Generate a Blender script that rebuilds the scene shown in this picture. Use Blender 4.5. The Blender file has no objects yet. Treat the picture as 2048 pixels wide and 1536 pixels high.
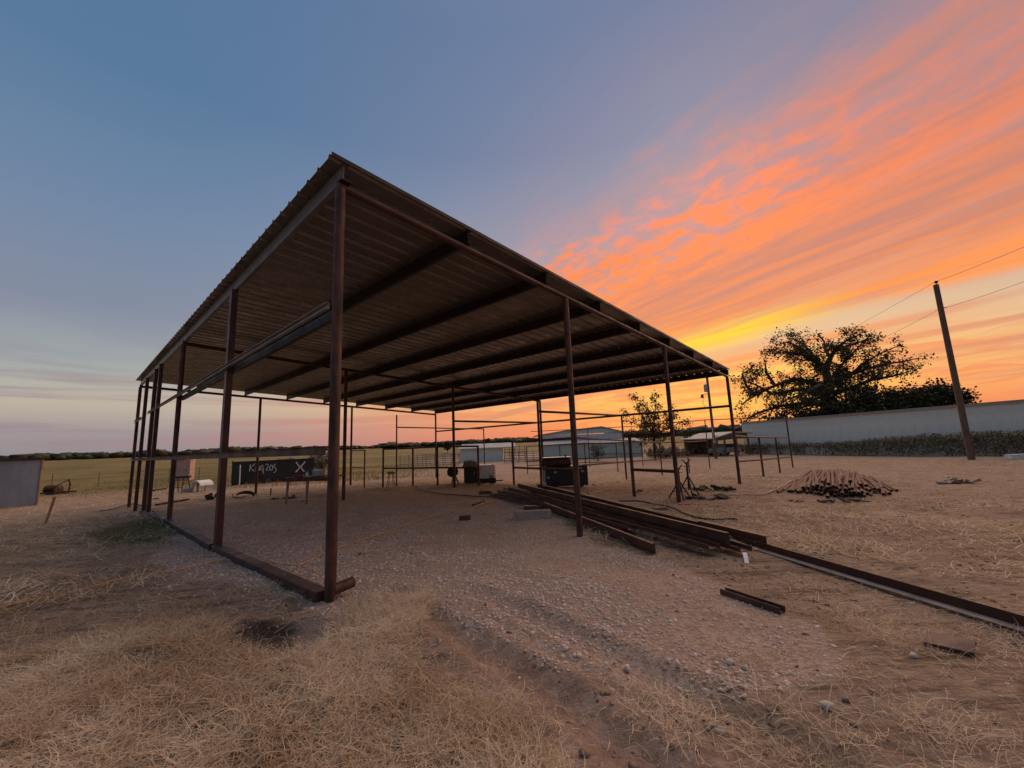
import bpy, math, random
import numpy as np
from mathutils import Vector, Matrix

random.seed(7)
RNG = np.random.default_rng(7)
scene = bpy.context.scene
COL = scene.collection
rad = math.radians

# ------------------------------------------------------------------ camera
FPX, PITCH, ROLL, EYE = 812.08, 0.1492, -0.0402, 1.5      # focal length for a 2048 px wide frame
_f = Vector((0, math.cos(PITCH), math.sin(PITCH)))
_u = Vector((0, -math.sin(PITCH), math.cos(PITCH)))
_r = Vector((1, 0, 0))
CR = _r * math.cos(ROLL) + _u * math.sin(ROLL)
CU = -_r * math.sin(ROLL) + _u * math.cos(ROLL)
CF = _f
camd = bpy.data.cameras.new('camera')
camd.sensor_fit = 'HORIZONTAL'
camd.sensor_width = 36.0
camd.lens = 36.0 * FPX / 2048.0
camd.clip_start = 0.05
camd.clip_end = 5000
cam = bpy.data.objects.new('camera', camd)
COL.objects.link(cam)
mw = Matrix((CR, CU, -CF)).transposed().to_4x4()
mw.translation = Vector((0, 0, EYE))
cam.matrix_world = mw
scene.camera = cam

# ------------------------------------------------------------------ exposure
vs = scene.view_settings
vs.view_transform = 'Standard'
vs.look = 'None'
vs.exposure = 0.30
vs.gamma = 1.0
scene.cycles.use_denoising = True
scene.cycles.max_bounces = 6
scene.cycles.transparent_max_bounces = 8

# ------------------------------------------------------------------ node helpers
class NT:
    """small helper to write node trees as expressions"""
    def __init__(self, tree):
        self.t = tree
    def n(self, typ, **kw):
        nd = self.t.nodes.new(typ)
        for k, v in kw.items():
            setattr(nd, k, v)
        return nd
    def put(self, sock, v):
        if isinstance(v, bpy.types.NodeSocket):
            self.t.links.new(v, sock)
        else:
            try:
                sock.default_value = v
            except Exception:
                sock.default_value = (v[0], v[1], v[2], 1.0) if len(v) == 3 else v
    def m(self, op, a, b=0.0, c=0.0):
        nd = self.n('ShaderNodeMath', operation=op)
        self.put(nd.inputs[0], a); self.put(nd.inputs[1], b); self.put(nd.inputs[2], c)
        return nd.outputs[0]
    def add(self, a, b): return self.m('ADD', a, b)
    def sub(self, a, b): return self.m('SUBTRACT', a, b)
    def mul(self, a, b): return self.m('MULTIPLY', a, b)
    def sm(self, v, a, b, lo=0.0, hi=1.0):
        nd = self.n('ShaderNodeMapRange', interpolation_type='SMOOTHSTEP', clamp=True)
        self.put(nd.inputs[0], v); self.put(nd.inputs[1], a); self.put(nd.inputs[2], b)
        self.put(nd.inputs[3], lo); self.put(nd.inputs[4], hi)
        return nd.outputs[0]
    def xyz(self, x, y, z=0.0):
        nd = self.n('ShaderNodeCombineXYZ')
        self.put(nd.inputs[0], x); self.put(nd.inputs[1], y); self.put(nd.inputs[2], z)
        return nd.outputs[0]
    def noise(self, vec, scale, detail=3.0, rough=0.5, dist=0.0):
        nd = self.n('ShaderNodeTexNoise')
        if vec is not None: self.put(nd.inputs['Vector'], vec)
        self.put(nd.inputs['Scale'], scale); self.put(nd.inputs['Detail'], detail)
        self.put(nd.inputs['Roughness'], rough); self.put(nd.inputs['Distortion'], dist)
        return nd.outputs[0]
    def ramp(self, fac, stops, interp='LINEAR'):
        nd = self.n('ShaderNodeValToRGB')
        cr = nd.color_ramp
        cr.interpolation = interp
        while len(cr.elements) < len(stops):
            cr.elements.new(0.5)
        for e, (p, c) in zip(cr.elements, stops):
            e.position = p
            e.color = (c[0], c[1], c[2], 1.0)
        self.put(nd.inputs[0], fac)
        return nd.outputs[0]
    def mix(self, fac, a, b, mode='MIX'):
        nd = self.n('ShaderNodeMix', data_type='RGBA', blend_type=mode)
        self.put(nd.inputs[0], fac); self.put(nd.inputs[6], a); self.put(nd.inputs[7], b)
        return nd.outputs[2]

def srgb(r, g, b):
    def f(c):
        c /= 255.0
        return c / 12.92 if c <= 0.04045 else ((c + 0.055) / 1.055) ** 2.4
    return (f(r), f(g), f(b))

# ------------------------------------------------------------------ world: sunset sky with streaked cloud sheets
SUN_AZ, SUN_EL = rad(27.0), rad(35.0)     # the lamp stands for the bright western sky round the set sun
world = bpy.data.worlds.new('World')
scene.world = world
world.use_nodes = True
wt = world.node_tree
wt.nodes.clear()
N = NT(wt)
geo = N.n('ShaderNodeTexCoord')
sep = N.n('ShaderNodeSeparateXYZ')
wt.links.new(geo.outputs['Generated'], sep.inputs[0])
dx, dy, dz = sep.outputs
zc = N.m('MAXIMUM', dz, 0.0)
el = N.m('MULTIPLY', N.m('ARCSINE', zc), 57.29578)                     # elevation in degrees
hl = N.m('MAXIMUM', N.m('SQRT', N.add(N.mul(dx, dx), N.mul(dy, dy))), 1e-4)
sx, sy = math.sin(SUN_AZ), math.cos(SUN_AZ)
caz = N.m('DIVIDE', N.add(N.mul(dx, sx), N.mul(dy, sy)), hl)            # cosine of the azimuth from the sun
daz = N.m('MULTIPLY', N.m('ARCCOSINE', N.m('MAXIMUM', N.m('MINIMUM', caz, 1.0), -1.0)), 57.29578)
# the cloud sheet: a plane overhead, its streaks run towards azimuth -26 degrees
za = N.m('MAXIMUM', dz, 0.022)
pxx, pyy = N.m('DIVIDE', dx, za), N.m('DIVIDE', dy, za)
ca, sa = math.cos(rad(-26)), math.sin(rad(-26))
S = N.add(N.mul(pxx, ca), N.mul(pyy, -sa))
T = N.add(N.mul(pxx, sa), N.mul(pyy, ca))
# clear sky: colour by elevation, on the far side and on the sun side
e01 = N.m('DIVIDE', el, 90.0)
far = N.ramp(e01, [(0.0, srgb(138, 128, 134)), (0.03, srgb(152, 140, 142)), (0.065, srgb(184, 172, 154)),
                   (0.10, srgb(160, 164, 160)), (0.17, srgb(126, 136, 154)), (0.28, srgb(108, 130, 158)),
                   (0.42, srgb(84, 116, 150)), (0.55, srgb(84, 114, 148)), (1.0, srgb(118, 132, 158))])
near = N.ramp(e01, [(0.0, srgb(226, 112, 80)), (0.025, srgb(242, 136, 74)), (0.05, srgb(250, 166, 82)), (0.085, srgb(246, 186, 106)),
                    (0.13, srgb(226, 186, 142)), (0.2, srgb(190, 166, 156)), (0.3, srgb(150, 150, 166)),
                    (0.42, srgb(118, 128, 156)), (0.55, srgb(104, 120, 152)), (1.0, srgb(118, 132, 158))])
fs = N.sm(daz, 74.0, 12.0)
sky = N.mix(fs, far, near)
# a hot core over the set sun
core = N.mul(N.sm(daz, 24.0, 2.0), N.mul(N.sm(el, 11.0, 6.0), N.sm(el, 0.3, 3.5, .25, 1.0)))
sky = N.mix(N.mul(core, 0.85), sky, srgb(255, 204, 78))
# low thin stratus near the horizon: long level bars
lowv = N.xyz(N.mul(daz, 0.035), N.mul(el, 0.75), 0.0)
lown = N.noise(lowv, 1.0, 5.0, 0.55, 0.6)
lowm = N.mul(N.mul(N.sm(lown, 0.46, 0.66), N.sm(el, 13.0, 6.5)), N.sm(el, 0.0, 1.2))
mott = N.noise(N.xyz(N.mul(daz, 0.16), N.mul(el, 0.95), 4.0), 1.0, 5.0, 0.6, 0.9)
lowm = N.m('MAXIMUM', lowm, N.mul(N.mul(N.sm(mott, 0.44, 0.62), N.sm(el, 12.0, 7.0)), N.mul(N.sm(el, 0.3, 1.5), N.sm(daz, 50.0, 20.0))))
lowc = N.mix(N.sm(daz, 85.0, 12.0), srgb(140, 126, 138), srgb(240, 132, 76))
sky = N.mix(N.mul(lowm, 0.72), sky, lowc)
# a mauve bank far left of the sun
bank = N.mul(N.sm(daz, 48.0, 82.0), N.mul(N.sm(el, 8.0, 11.0), N.sm(el, 24.0, 12.0)))
bankn = N.noise(N.xyz(N.mul(S, 0.8), N.mul(T, 0.5), 3.0), 1.0, 4.0, 0.5, 0.4)
sky = N.mix(N.mul(bank, N.sm(bankn, 0.35, 0.7, 0.0, 0.8)), sky, srgb(134, 132, 148))
# the high sheet
warp = N.noise(N.xyz(N.mul(S, 0.9), N.mul(T, 0.45), 1.0), 1.0, 3.0, 0.5)
Sw = N.add(N.add(S, N.sm(T, 1.1, 2.3, 0.14, 0.36)), N.mul(N.sub(warp, 0.5), 0.8))
streak = N.noise(N.xyz(N.mul(S, 2.6), N.mul(T, 0.42), 7.0), 1.0, 4.0, 0.5, 0.5)
streak2 = N.noise(N.xyz(N.mul(S, 6.5), N.mul(T, 0.9), 11.0), 1.0, 4.0, 0.55, 0.8)
ripple = N.noise(N.xyz(N.mul(S, 10.5), N.mul(T, 7.5), 5.0), 1.0, 4.0, 0.62, 0.5)
body = N.mul(N.sm(Sw, 1.05, 1.7), N.sm(Sw, 4.5, 4.05))
edge = N.mul(N.sm(Sw, 0.95, 1.3), N.sm(Sw, 2.7, 1.9))
wisp = N.mul(N.mul(N.sm(Sw, 0.75, 1.3), N.sm(Sw, 4.3, 2.5)), N.sm(streak, 0.42, 0.68))
dens = N.add(N.mul(body, N.sm(streak, 0.25, 0.62, 0.78, 1.0)), N.mul(wisp, 0.5))
hi = N.mul(N.sm(el, 46.0, 28.0, 0.3, 1.0), N.sm(T, 0.35, 1.25, 0.35, 1.0))
dens = N.add(dens, N.mul(N.mul(edge, hi), N.mul(N.sub(ripple, 0.5), 2.3)))
veil = N.mul(N.mul(N.sm(Sw, 0.55, 1.5), N.sm(el, 20.0, 34.0)), N.sm(N.noise(N.xyz(N.mul(S, 1.6), N.mul(T, 1.0), 15.0), 1.0, 4.0, 0.55, 0.4), 0.28, 0.66, 0.2, 0.75))
dens = N.m('MAXIMUM', dens, N.mul(veil, 0.85))
dens = N.m('MINIMUM', N.m('MAXIMUM', dens, 0.0), 1.0)
ccol = N.ramp(e01, [(0.0, srgb(255, 150, 60)), (0.085, srgb(255, 160, 58)), (0.125, srgb(255, 168, 62)), (0.17, srgb(255, 146, 58)),
                    (0.24, srgb(255, 138, 66)), (0.31, srgb(250, 132, 78)), (0.38, srgb(228, 130, 100)),
                    (0.46, srgb(196, 132, 120)), (0.6, srgb(146, 122, 136)), (1.0, srgb(120, 116, 142))])
dull = N.ramp(e01, [(0.0, srgb(214, 120, 86)), (0.1, srgb(222, 140, 92)), (0.2, srgb(204, 130, 102)), (0.31, srgb(180, 126, 114)),
                    (0.42, srgb(172, 130, 124)), (0.6, srgb(136, 122, 138)), (1.0, srgb(112, 114, 142))])
lit = N.add(N.mul(N.sm(streak2, 0.34, 0.68), N.sm(el, 32.0, 18.0, 0.34, 0.6)), N.mul(N.mul(edge, N.mul(N.sm(el, 46.0, 28.0), N.sm(T, 0.3, 1.2, 0.45, 1.0))), N.sm(ripple, 0.34, 0.66, 0.3, 1.0)))
lit = N.add(lit, N.mul(N.sm(Sw, 2.9, 3.6), N.sm(streak, 0.35, 0.65, 0.1, 0.6)))
away = N.mul(N.sm(daz, 16.0, 42.0, 1.0, 0.6), N.sm(el, 50.0, 30.0, 0.5, 1.0))
clit = N.mul(N.m('MINIMUM', lit, 1.0), away)
cc = N.mix(clit, dull, ccol)
cc = N.mix(N.sm(daz, 60.0, 120.0), cc, srgb(128, 122, 142))
sky = N.mix(N.mul(dens, N.sm(el, 4.0, 9.0)), sky, cc)
# bright yellow lower lip of the sheet near the sun
lip = N.mul(N.mul(N.sm(Sw, 3.4, 4.0), N.sm(Sw, 4.75, 4.15)), N.sm(daz, 17.0, 3.0))
sky = N.mix(N.mul(N.mul(lip, N.sm(el, 4.0, 8.0)), N.sm(streak2, 0.3, 0.6, 0.45, 1.0)), sky, srgb(255, 208, 40))
lip2 = N.mul(N.mul(N.sm(Sw, 3.0, 3.6), N.sm(Sw, 4.5, 3.9)), N.mul(N.sm(daz, 10.0, 30.0), N.sm(el, 6.0, 10.0)))
sky = N.mix(N.mul(lip2, 0.7), sky, srgb(252, 150, 76))
# lower bars of cloud under the sheet
bars = N.noise(N.xyz(N.mul(N.m('LOGARITHM', N.m('MAXIMUM', S, 0.5), 2.0), 3.4), N.mul(T, 0.10), 21.0), 1.0, 4.0, 0.55, 0.5)
barm = N.mul(N.mul(N.sm(bars, 0.47, 0.62), N.sm(Sw, 4.3, 5.2)), N.sm(el, 1.0, 3.0))
barc = N.mix(N.sm(daz, 30.0, 6.0), srgb(206, 134, 104), srgb(248, 150, 78))
sky = N.mix(N.mul(barm, 0.7), sky, barc)
nish = N.n('ShaderNodeTexSky', sky_type='NISHITA')
nish.sun_disc = False
nish.sun_elevation = SUN_EL
nish.sun_rotation = SUN_AZ
bg = N.n('ShaderNodeBackground')
N.put(bg.inputs[0], sky)
bg.inputs[1].default_value = 0.86
bg2 = N.n('ShaderNodeBackground')
wt.links.new(nish.outputs[0], bg2.inputs[0])
bg2.inputs[1].default_value = 0.003
adds = N.n('ShaderNodeAddShader')
wt.links.new(bg.outputs[0], adds.inputs[0])
wt.links.new(bg2.outputs[0], adds.inputs[1])
wo = N.n('ShaderNodeOutputWorld')
wt.links.new(adds.outputs[0], wo.inputs[0])

# ------------------------------------------------------------------ wide soft fill lamp standing in for the western glow, raised to light the foreground
sl = bpy.data.lights.new('sun', 'SUN')
sl.energy = 2.25
sl.angle = rad(100)
sl.color = (1.0, 0.70, 0.50)
so = bpy.data.objects.new('sun', sl)
COL.objects.link(so)
sd = Vector((math.sin(SUN_AZ) * math.cos(SUN_EL), math.cos(SUN_AZ) * math.cos(SUN_EL), math.sin(SUN_EL)))
so.rotation_euler = sd.to_track_quat('Z', 'Y').to_euler()
#@@OBJECTS
# ================================================================== helpers
def ray(px, py):
    a, b = (px - 1024.0) / FPX, -(py - 768.0) / FPX
    return CF + CR * a + CU * b

def at(px, py, y):
    """point of the place seen at (px, py) of the 2048 px frame, y metres ahead"""
    d = ray(px, py)
    return Vector((0, 0, EYE)) + d * (y / d.y)

def onz(px, py, z):
    d = ray(px, py)
    return Vector((0, 0, EYE)) + d * ((z - EYE) / d.z)

_M = np.array([list(CR), list(CU), list(CF)])
def project(x, y, z):
    P = np.stack([x, y, z - EYE], -1) @ _M.T
    w = np.maximum(P[..., 2], 1e-3)
    px = 1024 + FPX * P[..., 0] / w
    py = 768 - FPX * P[..., 1] / w
    bad = P[..., 2] < 0.05
    return np.where(bad, -9999, px), np.where(bad, -9999, py)

# ---- value noise in the plane
_PERM = RNG.random((256, 256))
def vnoise(x, y):
    xi, yi = np.floor(x).astype(int), np.floor(y).astype(int)
    fx, fy = x - xi, y - yi
    fx, fy = fx * fx * (3 - 2 * fx), fy * fy * (3 - 2 * fy)
    g = lambda i, j: _PERM[i & 255, j & 255]
    return (g(xi, yi) * (1 - fx) + g(xi + 1, yi) * fx) * (1 - fy) + (g(xi, yi + 1) * (1 - fx) + g(xi + 1, yi + 1) * fx) * fy
def fbm(x, y, o=3):
    s, a, t = 0, 1.0, 0
    for k in range(o):
        s = s + a * vnoise(x * 2 ** k + 17.3 * k, y * 2 ** k + 9.1 * k); t += a; a *= 0.5
    return s / t
def sstep(v, a, b):
    t = np.clip((v - a) / (b - a), 0, 1)
    return t * t * (3 - 2 * t)

# ---- the lie of the land
TH = 0.8321
UV = np.array([math.cos(TH), math.sin(TH)]); VV = np.array([-math.sin(TH), math.cos(TH)])
O0 = np.array([-1.9168, 4.3522])
SU, SV, H0, HU = 15.3044, 18.6473, 4.5726, -0.7698
A = [0, 0.2947, 0.6059, 1.0]; B = [0, 0.5014, 1.0]
def shed_xy(a, b):
    return O0 + UV * SU * a + VV * SV * b
BASEZ = [[0, -.175, -.19, -.28], [-.1, -.1, -.165, -.42], [-.38, -.36, -.38, -.5]]
CTRL = []
for i in range(3):
    for j in range(4):
        q = shed_xy(A[j], B[i]); CTRL.append((q[0], q[1], BASEZ[i][j]))
CTRL += [(0, 0, 0), (-3, 1, 0), (3, 2, -.05), (0, 3.5, -.02), (4, 4, -.12), (8, 6, -.25), (-6, 4, -.05), (-10, 6, -.15),
         (-16, 10, -.3), (-20, 20, -.45), (-12, 28, -.5), (-25, 30, -.55), (14, 14, -.5), (20, 16, -.6), (10, 10, -.38),
         (0, 24, -.5), (6, 28, -.6), (14, 26, -.65), (25, 28, -.7), (-4, 36, -.6), (-20, 45, -.7), (15, 40, -.8),
         (30, 40, -.85), (0, 55, -.9), (40, 20, -.7), (-40, 20, -.6), (30, 5, -.5), (-30, 0, -.4), (0, -20, 0), (30, -20, -.3), (-30, -20, -.3)]
CTRL = np.array(CTRL)
def terr0(x, y):
    x = np.asarray(x, float); y = np.asarray(y, float)
    d = (x[..., None] - CTRL[:, 0]) ** 2 + (y[..., None] - CTRL[:, 1]) ** 2
    w = 1.0 / (d + 1.2) ** 2
    z = (w * CTRL[:, 2]).sum(-1) / w.sum(-1)
    r = np.hypot(x, y)
    zf = -0.9 + np.clip(r - 90, 0, 420) * 0.0132 + 0.5 * (fbm(x / 60 + 5, y / 60) - .5) * sstep(r, 60, 150)
    k = sstep(r, 42, 85)
    return z * (1 - k) + zf * k
_RA, _RB = onz(1330, 1560, 0), onz(880, 1275, 0)
_rd = (_RB - _RA); _rd.z = 0; _RL = _rd.length; _rd.normalize()
def ruts(x, y):
    """two worn wheel ruts between the straw and the gravel"""
    a = (x - _RA.x) * _rd.x + (y - _RA.y) * _rd.y
    c = -(x - _RA.x) * _rd.y + (y - _RA.y) * _rd.x + .12 * np.sin(a * .9)
    on = sstep(a, -1.5, -.5) * sstep(a, _RL + 1.2, _RL - .4)
    z = 0
    for o in (-.05, -.72):
        q = np.abs(c - o)
        z = z - .035 * sstep(q, .17, .08) + .022 * sstep(q, .34, .22) * sstep(q, .1, .2) + .007 * np.sin(a * 42 + 3 * np.sin(c * 9)) * sstep(q, .16, .1)
    return z * on
def terr(x, y):
    """with the small bumps of trodden ground"""
    x = np.asarray(x, float); y = np.asarray(y, float)
    r = np.hypot(x, y)
    b = (fbm(x * 1.1, y * 1.1, 3) - .5) * 0.07 + (fbm(x * 4.5 + 3, y * 4.5, 2) - .5) * 0.028 * sstep(r, 16, 6)
    return terr0(x, y) + b * sstep(r, 70, 25) + ruts(x, y)
def tz(x, y):
    return float(terr(np.array([x]), np.array([y]))[0])
def hit(px, py):
    """where the line of sight through (px, py) meets the ground"""
    d = ray(px, py)
    ts = np.geomspace(0.8, 900, 3000)
    x, y, z = d.x * ts, d.y * ts, EYE + d.z * ts
    g = terr(x, y)
    k = np.nonzero(z <= g)[0]
    i = k[0] if len(k) else len(ts) - 1
    return Vector((x[i], y[i], g[i]))
def gp(px, base, y):
    """ground point straight below the pixel column, y metres ahead"""
    p = at(px, base, y)
    return Vector((p.x, p.y, tz(p.x, p.y)))

# ---- mesh builder
class MB:
    def __init__(self):
        self.v = []; self.f = []
    def add(self, vs, fs):
        o = len(self.v)
        self.v += [tuple(p) for p in vs]
        self.f += [tuple(i + o for i in f) for f in fs]
        return self
    def box(self, c, s, rz=0.0, rx=0.0, ry=0.0):
        M = Matrix.Rotation(rz, 3, 'Z') @ Matrix.Rotation(ry, 3, 'Y') @ Matrix.Rotation(rx, 3, 'X')
        c = Vector(c)
        vs = [c + M @ Vector((x * s[0] / 2, y * s[1] / 2, z * s[2] / 2)) for z in (-1, 1) for y in (-1, 1) for x in (-1, 1)]
        return self.add(vs, [(0, 2, 3, 1), (4, 5, 7, 6), (0, 1, 5, 4), (2, 6, 7, 3), (0, 4, 6, 2), (1, 3, 7, 5)])
    def sweep(self, p0, p1, prof, side, caps=True):
        """extrude a closed 2-D outline (a along side, b along up) from p0 to p1"""
        p0, p1, side = Vector(p0), Vector(p1), Vector(side)
        ax = (p1 - p0).normalized()
        X = (side - ax * side.dot(ax)).normalized()
        Z = ax.cross(X)
        if Z.z < -1e-6: Z = -Z
        n = len(prof)
        vs = [p + X * a + Z * b for p in (p0, p1) for a, b in prof]
        fs = [(i, (i + 1) % n, n + (i + 1) % n, n + i) for i in range(n)]
        if caps: fs += [tuple(range(n - 1, -1, -1)), tuple(range(n, 2 * n))]
        return self.add(vs, fs)
    def tube(self, pts, r, n=8, caps=True):
        pts = [Vector(p) for p in pts]
        rs = r if isinstance(r, (list, tuple)) else [r] * len(pts)
        o = len(self.v); X = None
        for i, p in enumerate(pts):
            t = (pts[min(i + 1, len(pts) - 1)] - pts[max(i - 1, 0)])
            if t.length < 1e-9: t = Vector((0, 0, 1))
            t.normalize()
            if X is None:
                h = Vector((0, 0, 1)) if abs(t.z) < 0.9 else Vector((1, 0, 0))
                X = h.cross(t).normalized()
            X = (X - t * X.dot(t)).normalized()
            Y = t.cross(X)
            for k in range(n):
                a = 2 * math.pi * k / n
                self.v.append(tuple(p + (X * math.cos(a) + Y * math.sin(a)) * rs[i]))
        for i in range(len(pts) - 1):
            for k in range(n):
                a, b = o + i * n + k, o + i * n + (k + 1) % n
                self.f.append((a, b, b + n, a + n))
        if caps:
            self.f.append(tuple(o + k for k in range(n - 1, -1, -1)))
            self.f.append(tuple(o + (len(pts) - 1) * n + k for k in range(n)))
        return self
    def hollow(self, p0, p1, r, ri, n=12):
        """a length of pipe with an open bore"""
        p0, p1 = Vector(p0), Vector(p1)
        t = (p1 - p0).normalized()
        X = (Vector((0, 0, 1)) if abs(t.z) < .9 else Vector((1, 0, 0))).cross(t).normalized(); Y = t.cross(X)
        vs = []
        for p, q in ((p0, r), (p1, r), (p1, ri), (p0, ri)):
            vs += [p + (X * math.cos(2 * math.pi * k / n) + Y * math.sin(2 * math.pi * k / n)) * q for k in range(n)]
        fs = []
        for ring in range(4):
            a0, b0 = ring * n, ((ring + 1) % 4) * n
            fs += [(a0 + k, a0 + (k + 1) % n, b0 + (k + 1) % n, b0 + k) for k in range(n)]
        return self.add(vs, fs)
    def lathe(self, c, prof, n=16, axis='Z'):
        c = Vector(c); o = len(self.v)
        for r, h in prof:
            for k in range(n):
                a = 2 * math.pi * k / n
                q = (r * math.cos(a), r * math.sin(a), h)
                if axis == 'X': q = (h, q[0], q[1])
                if axis == 'Y': q = (q[0], h, q[1])
                self.v.append(tuple(c + Vector(q)))
        for i in range(len(prof) - 1):
            for k in range(n):
                a, b = o + i * n + k, o + i * n + (k + 1) % n
                self.f.append((a, b, b + n, a + n))
        self.f.append(tuple(o + k for k in range(n - 1, -1, -1)))
        self.f.append(tuple(o + (len(prof) - 1) * n + k for k in range(n)))
        return self
    def build(self, name, mat, parent=None, smooth=False, bevel=0.0):
        off = Vector((0, 0, 0))
        q = parent
        while q is not None:
            off += q.location; q = q.parent
        me = bpy.data.meshes.new(name)
        me.from_pydata([(x - off.x, y - off.y, z - off.z) for x, y, z in self.v], [], self.f)
        return finish(name, me, mat, parent, smooth, bevel)

def finish(name, me, mat, parent=None, smooth=False, bevel=0.0):
    me.update()
    me.materials.append(mat)
    if smooth:
        me.polygons.foreach_set('use_smooth', [True] * len(me.polygons))
        if hasattr(me, 'set_sharp_from_angle'): me.set_sharp_from_angle(angle=rad(40))
    o = bpy.data.objects.new(name, me)
    COL.objects.link(o)
    o.parent = parent
    if bevel:
        b = o.modifiers.new('bevel', 'BEVEL'); b.width = bevel; b.segments = 2; b.limit_method = 'ANGLE'
    return o

def npmesh(name, verts, faces, mat, parent=None, smooth=False, cols=None):
    """mesh from arrays: verts (n,3), faces (m,k)"""
    off = Vector((0, 0, 0)); q = parent
    while q is not None:
        off += q.location; q = q.parent
    verts = np.asarray(verts, np.float32) - np.array(off, np.float32)
    faces = np.asarray(faces, np.int32)
    me = bpy.data.meshes.new(name)
    me.vertices.add(len(verts)); me.vertices.foreach_set('co', verts.ravel())
    m, k = faces.shape
    me.loops.add(m * k); me.loops.foreach_set('vertex_index', faces.ravel())
    me.polygons.add(m)
    me.polygons.foreach_set('loop_start', np.arange(0, m * k, k, dtype=np.int32))
    me.polygons.foreach_set('loop_total', np.full(m, k, np.int32))
    me.update(calc_edges=True)
    if cols is not None:
        for nm, arr in cols.items():
            a = me.attributes.new(nm, 'FLOAT', 'POINT'); a.data.foreach_set('value', np.asarray(arr, np.float32))
    o = finish(name, me, mat, parent, False)
    if smooth: me.polygons.foreach_set('use_smooth', np.ones(m, bool))
    return o

def tag(o, label=None, cat=None, group=None, kind=None):
    if label: o['label'] = label
    if cat: o['category'] = cat
    if group: o['group'] = group
    if kind: o['kind'] = kind
    return o
def thing(name, label, cat, loc, group=None):
    o = bpy.data.objects.new(name, None)
    o.empty_display_size = 0.2
    COL.objects.link(o)
    o.location = Vector(loc)
    return tag(o, label, cat, group)

# ---- materials
def mat(name, c1, c2=None, rough=0.7, metal=0.0, scale=8.0, bump=0.0, bscale=None, spec=0.35, lo=0.35, hi=0.65, detail=5.0, stretch=None):
    m = bpy.data.materials.new(name)
    m.use_nodes = True
    t = m.node_tree
    b = t.nodes['Principled BSDF']
    X = NT(t)
    tc = X.n('ShaderNodeTexCoord').outputs['Object']
    if stretch:
        mp = X.n('ShaderNodeMapping'); t.links.new(tc, mp.inputs[0]); mp.inputs['Scale'].default_value = stretch; tc = mp.outputs[0]
    b.inputs['Roughness'].default_value = rough
    b.inputs['Metallic'].default_value = metal
    b.inputs['Specular IOR Level'].default_value = spec
    if c2 is None: c2 = tuple(v * 0.7 for v in c1)
    nz = X.noise(tc, scale, detail, 0.6)
    X.put(b.inputs['Base Color'], X.mix(X.sm(nz, lo, hi), c1, c2))
    X.put(b.inputs['Roughness'], X.sm(nz, 0.2, 0.8, max(rough - .12, .05), min(rough + .12, 1)))
    if bump:
        bp = X.n('ShaderNodeBump'); bp.inputs['Strength'].default_value = bump; bp.inputs['Distance'].default_value = 0.02
        X.put(bp.inputs['Height'], X.noise(tc, bscale or scale * 4, 4.0, 0.6))
        t.links.new(bp.outputs[0], b.inputs['Normal'])
    return m

M = {}
M['rust'] = mat('rusted_pipe_steel', (0.105, 0.042, 0.027), (0.032, 0.017, 0.014), 0.62, 0.1, 4, 0.35, 40, stretch=(2.5, 2.5, .7))
M['primer'] = mat('red_oxide_primer', (0.072, 0.024, 0.018), (0.045, 0.017, 0.014), 0.5, 0.0, 3, 0.08, 30)
M['purlin'] = mat('dark_primer_channel', (0.020, 0.011, 0.009), (0.014, 0.008, 0.007), 0.55, 0.0, 2.5, 0.06, 25)
M['galv'] = mat('bare_steel_channel', (0.17, 0.155, 0.15), (0.12, 0.105, 0.10), 0.45, 0.3, 3, 0.05, 30)
M['palegalv'] = mat('pale_girt_steel', (0.30, 0.285, 0.275), (0.22, 0.205, 0.195), 0.42, 0.3, 3)
M['sheet'] = mat('roof_sheet', (0.20, 0.178, 0.163), (0.15, 0.132, 0.12), 0.30, 0.6, 1.6, 0.0)
M['pilepipe'] = mat('orange_rust_pipe', (0.24, 0.125, 0.085), (0.13, 0.068, 0.048), 0.85, 0.05, 9, 0.3, 50)
M['stack'] = mat('rust_brown_channel', (0.115, 0.050, 0.036), (0.065, 0.030, 0.023), 0.55, 0.05, 3, 0.15, 30)
M['black'] = mat('black_paint', (0.012, 0.013, 0.014), (0.022, 0.021, 0.020), 0.5, 0.0, 4, 0.1, 20)
M['dump'] = mat('black_dumpster_paint', (0.014, 0.016, 0.018), (0.028, 0.027, 0.026), 0.55, 0.0, 2, 0.15, 8)
M['white'] = mat('white_paint', (0.72, 0.71, 0.69), (0.55, 0.53, 0.50), 0.45, 0.0, 6, 0.0)
M['chalk'] = mat('white_spray_paint', (0.62, 0.62, 0.61), (0.36, 0.36, 0.355), 0.8, 0.0, 14)
M['red'] = mat('red_paint', (0.45, 0.04, 0.03), (0.30, 0.03, 0.025), 0.5)
M['orange'] = mat('orange_plastic', (0.75, 0.18, 0.04), (0.6, 0.13, 0.03), 0.5)
M['pink'] = mat('safety_pink_paint', (0.85, 0.10, 0.10), (0.7, 0.08, 0.08), 0.6)
M['wood'] = mat('raw_lumber', (0.46, 0.30, 0.16), (0.32, 0.20, 0.11), 0.75, 0.0, 5, 0.15, 30, stretch=(1, 1, 1))
M['oldwood'] = mat('weathered_timber', (0.24, 0.185, 0.14), (0.14, 0.11, 0.09), 0.85, 0.0, 6, 0.3, 30)
M['tan'] = mat('tan_table_leg', (0.27, 0.19, 0.13), (0.20, 0.14, 0.10), 0.7)
M['bluegrey'] = mat('blue_grey_siding', (0.23, 0.26, 0.31), (0.18, 0.20, 0.245), 0.55, 0.1, 2, stretch=(1, 1, .3))
M['toilet'] = mat('dusty_rose_plastic', (0.42, 0.27, 0.23), (0.34, 0.22, 0.19), 0.6)
M['wall_green'] = mat('pale_green_siding', (0.40, 0.46, 0.42), (0.34, 0.40, 0.37), 0.5, 0.05, 0.8)
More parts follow.
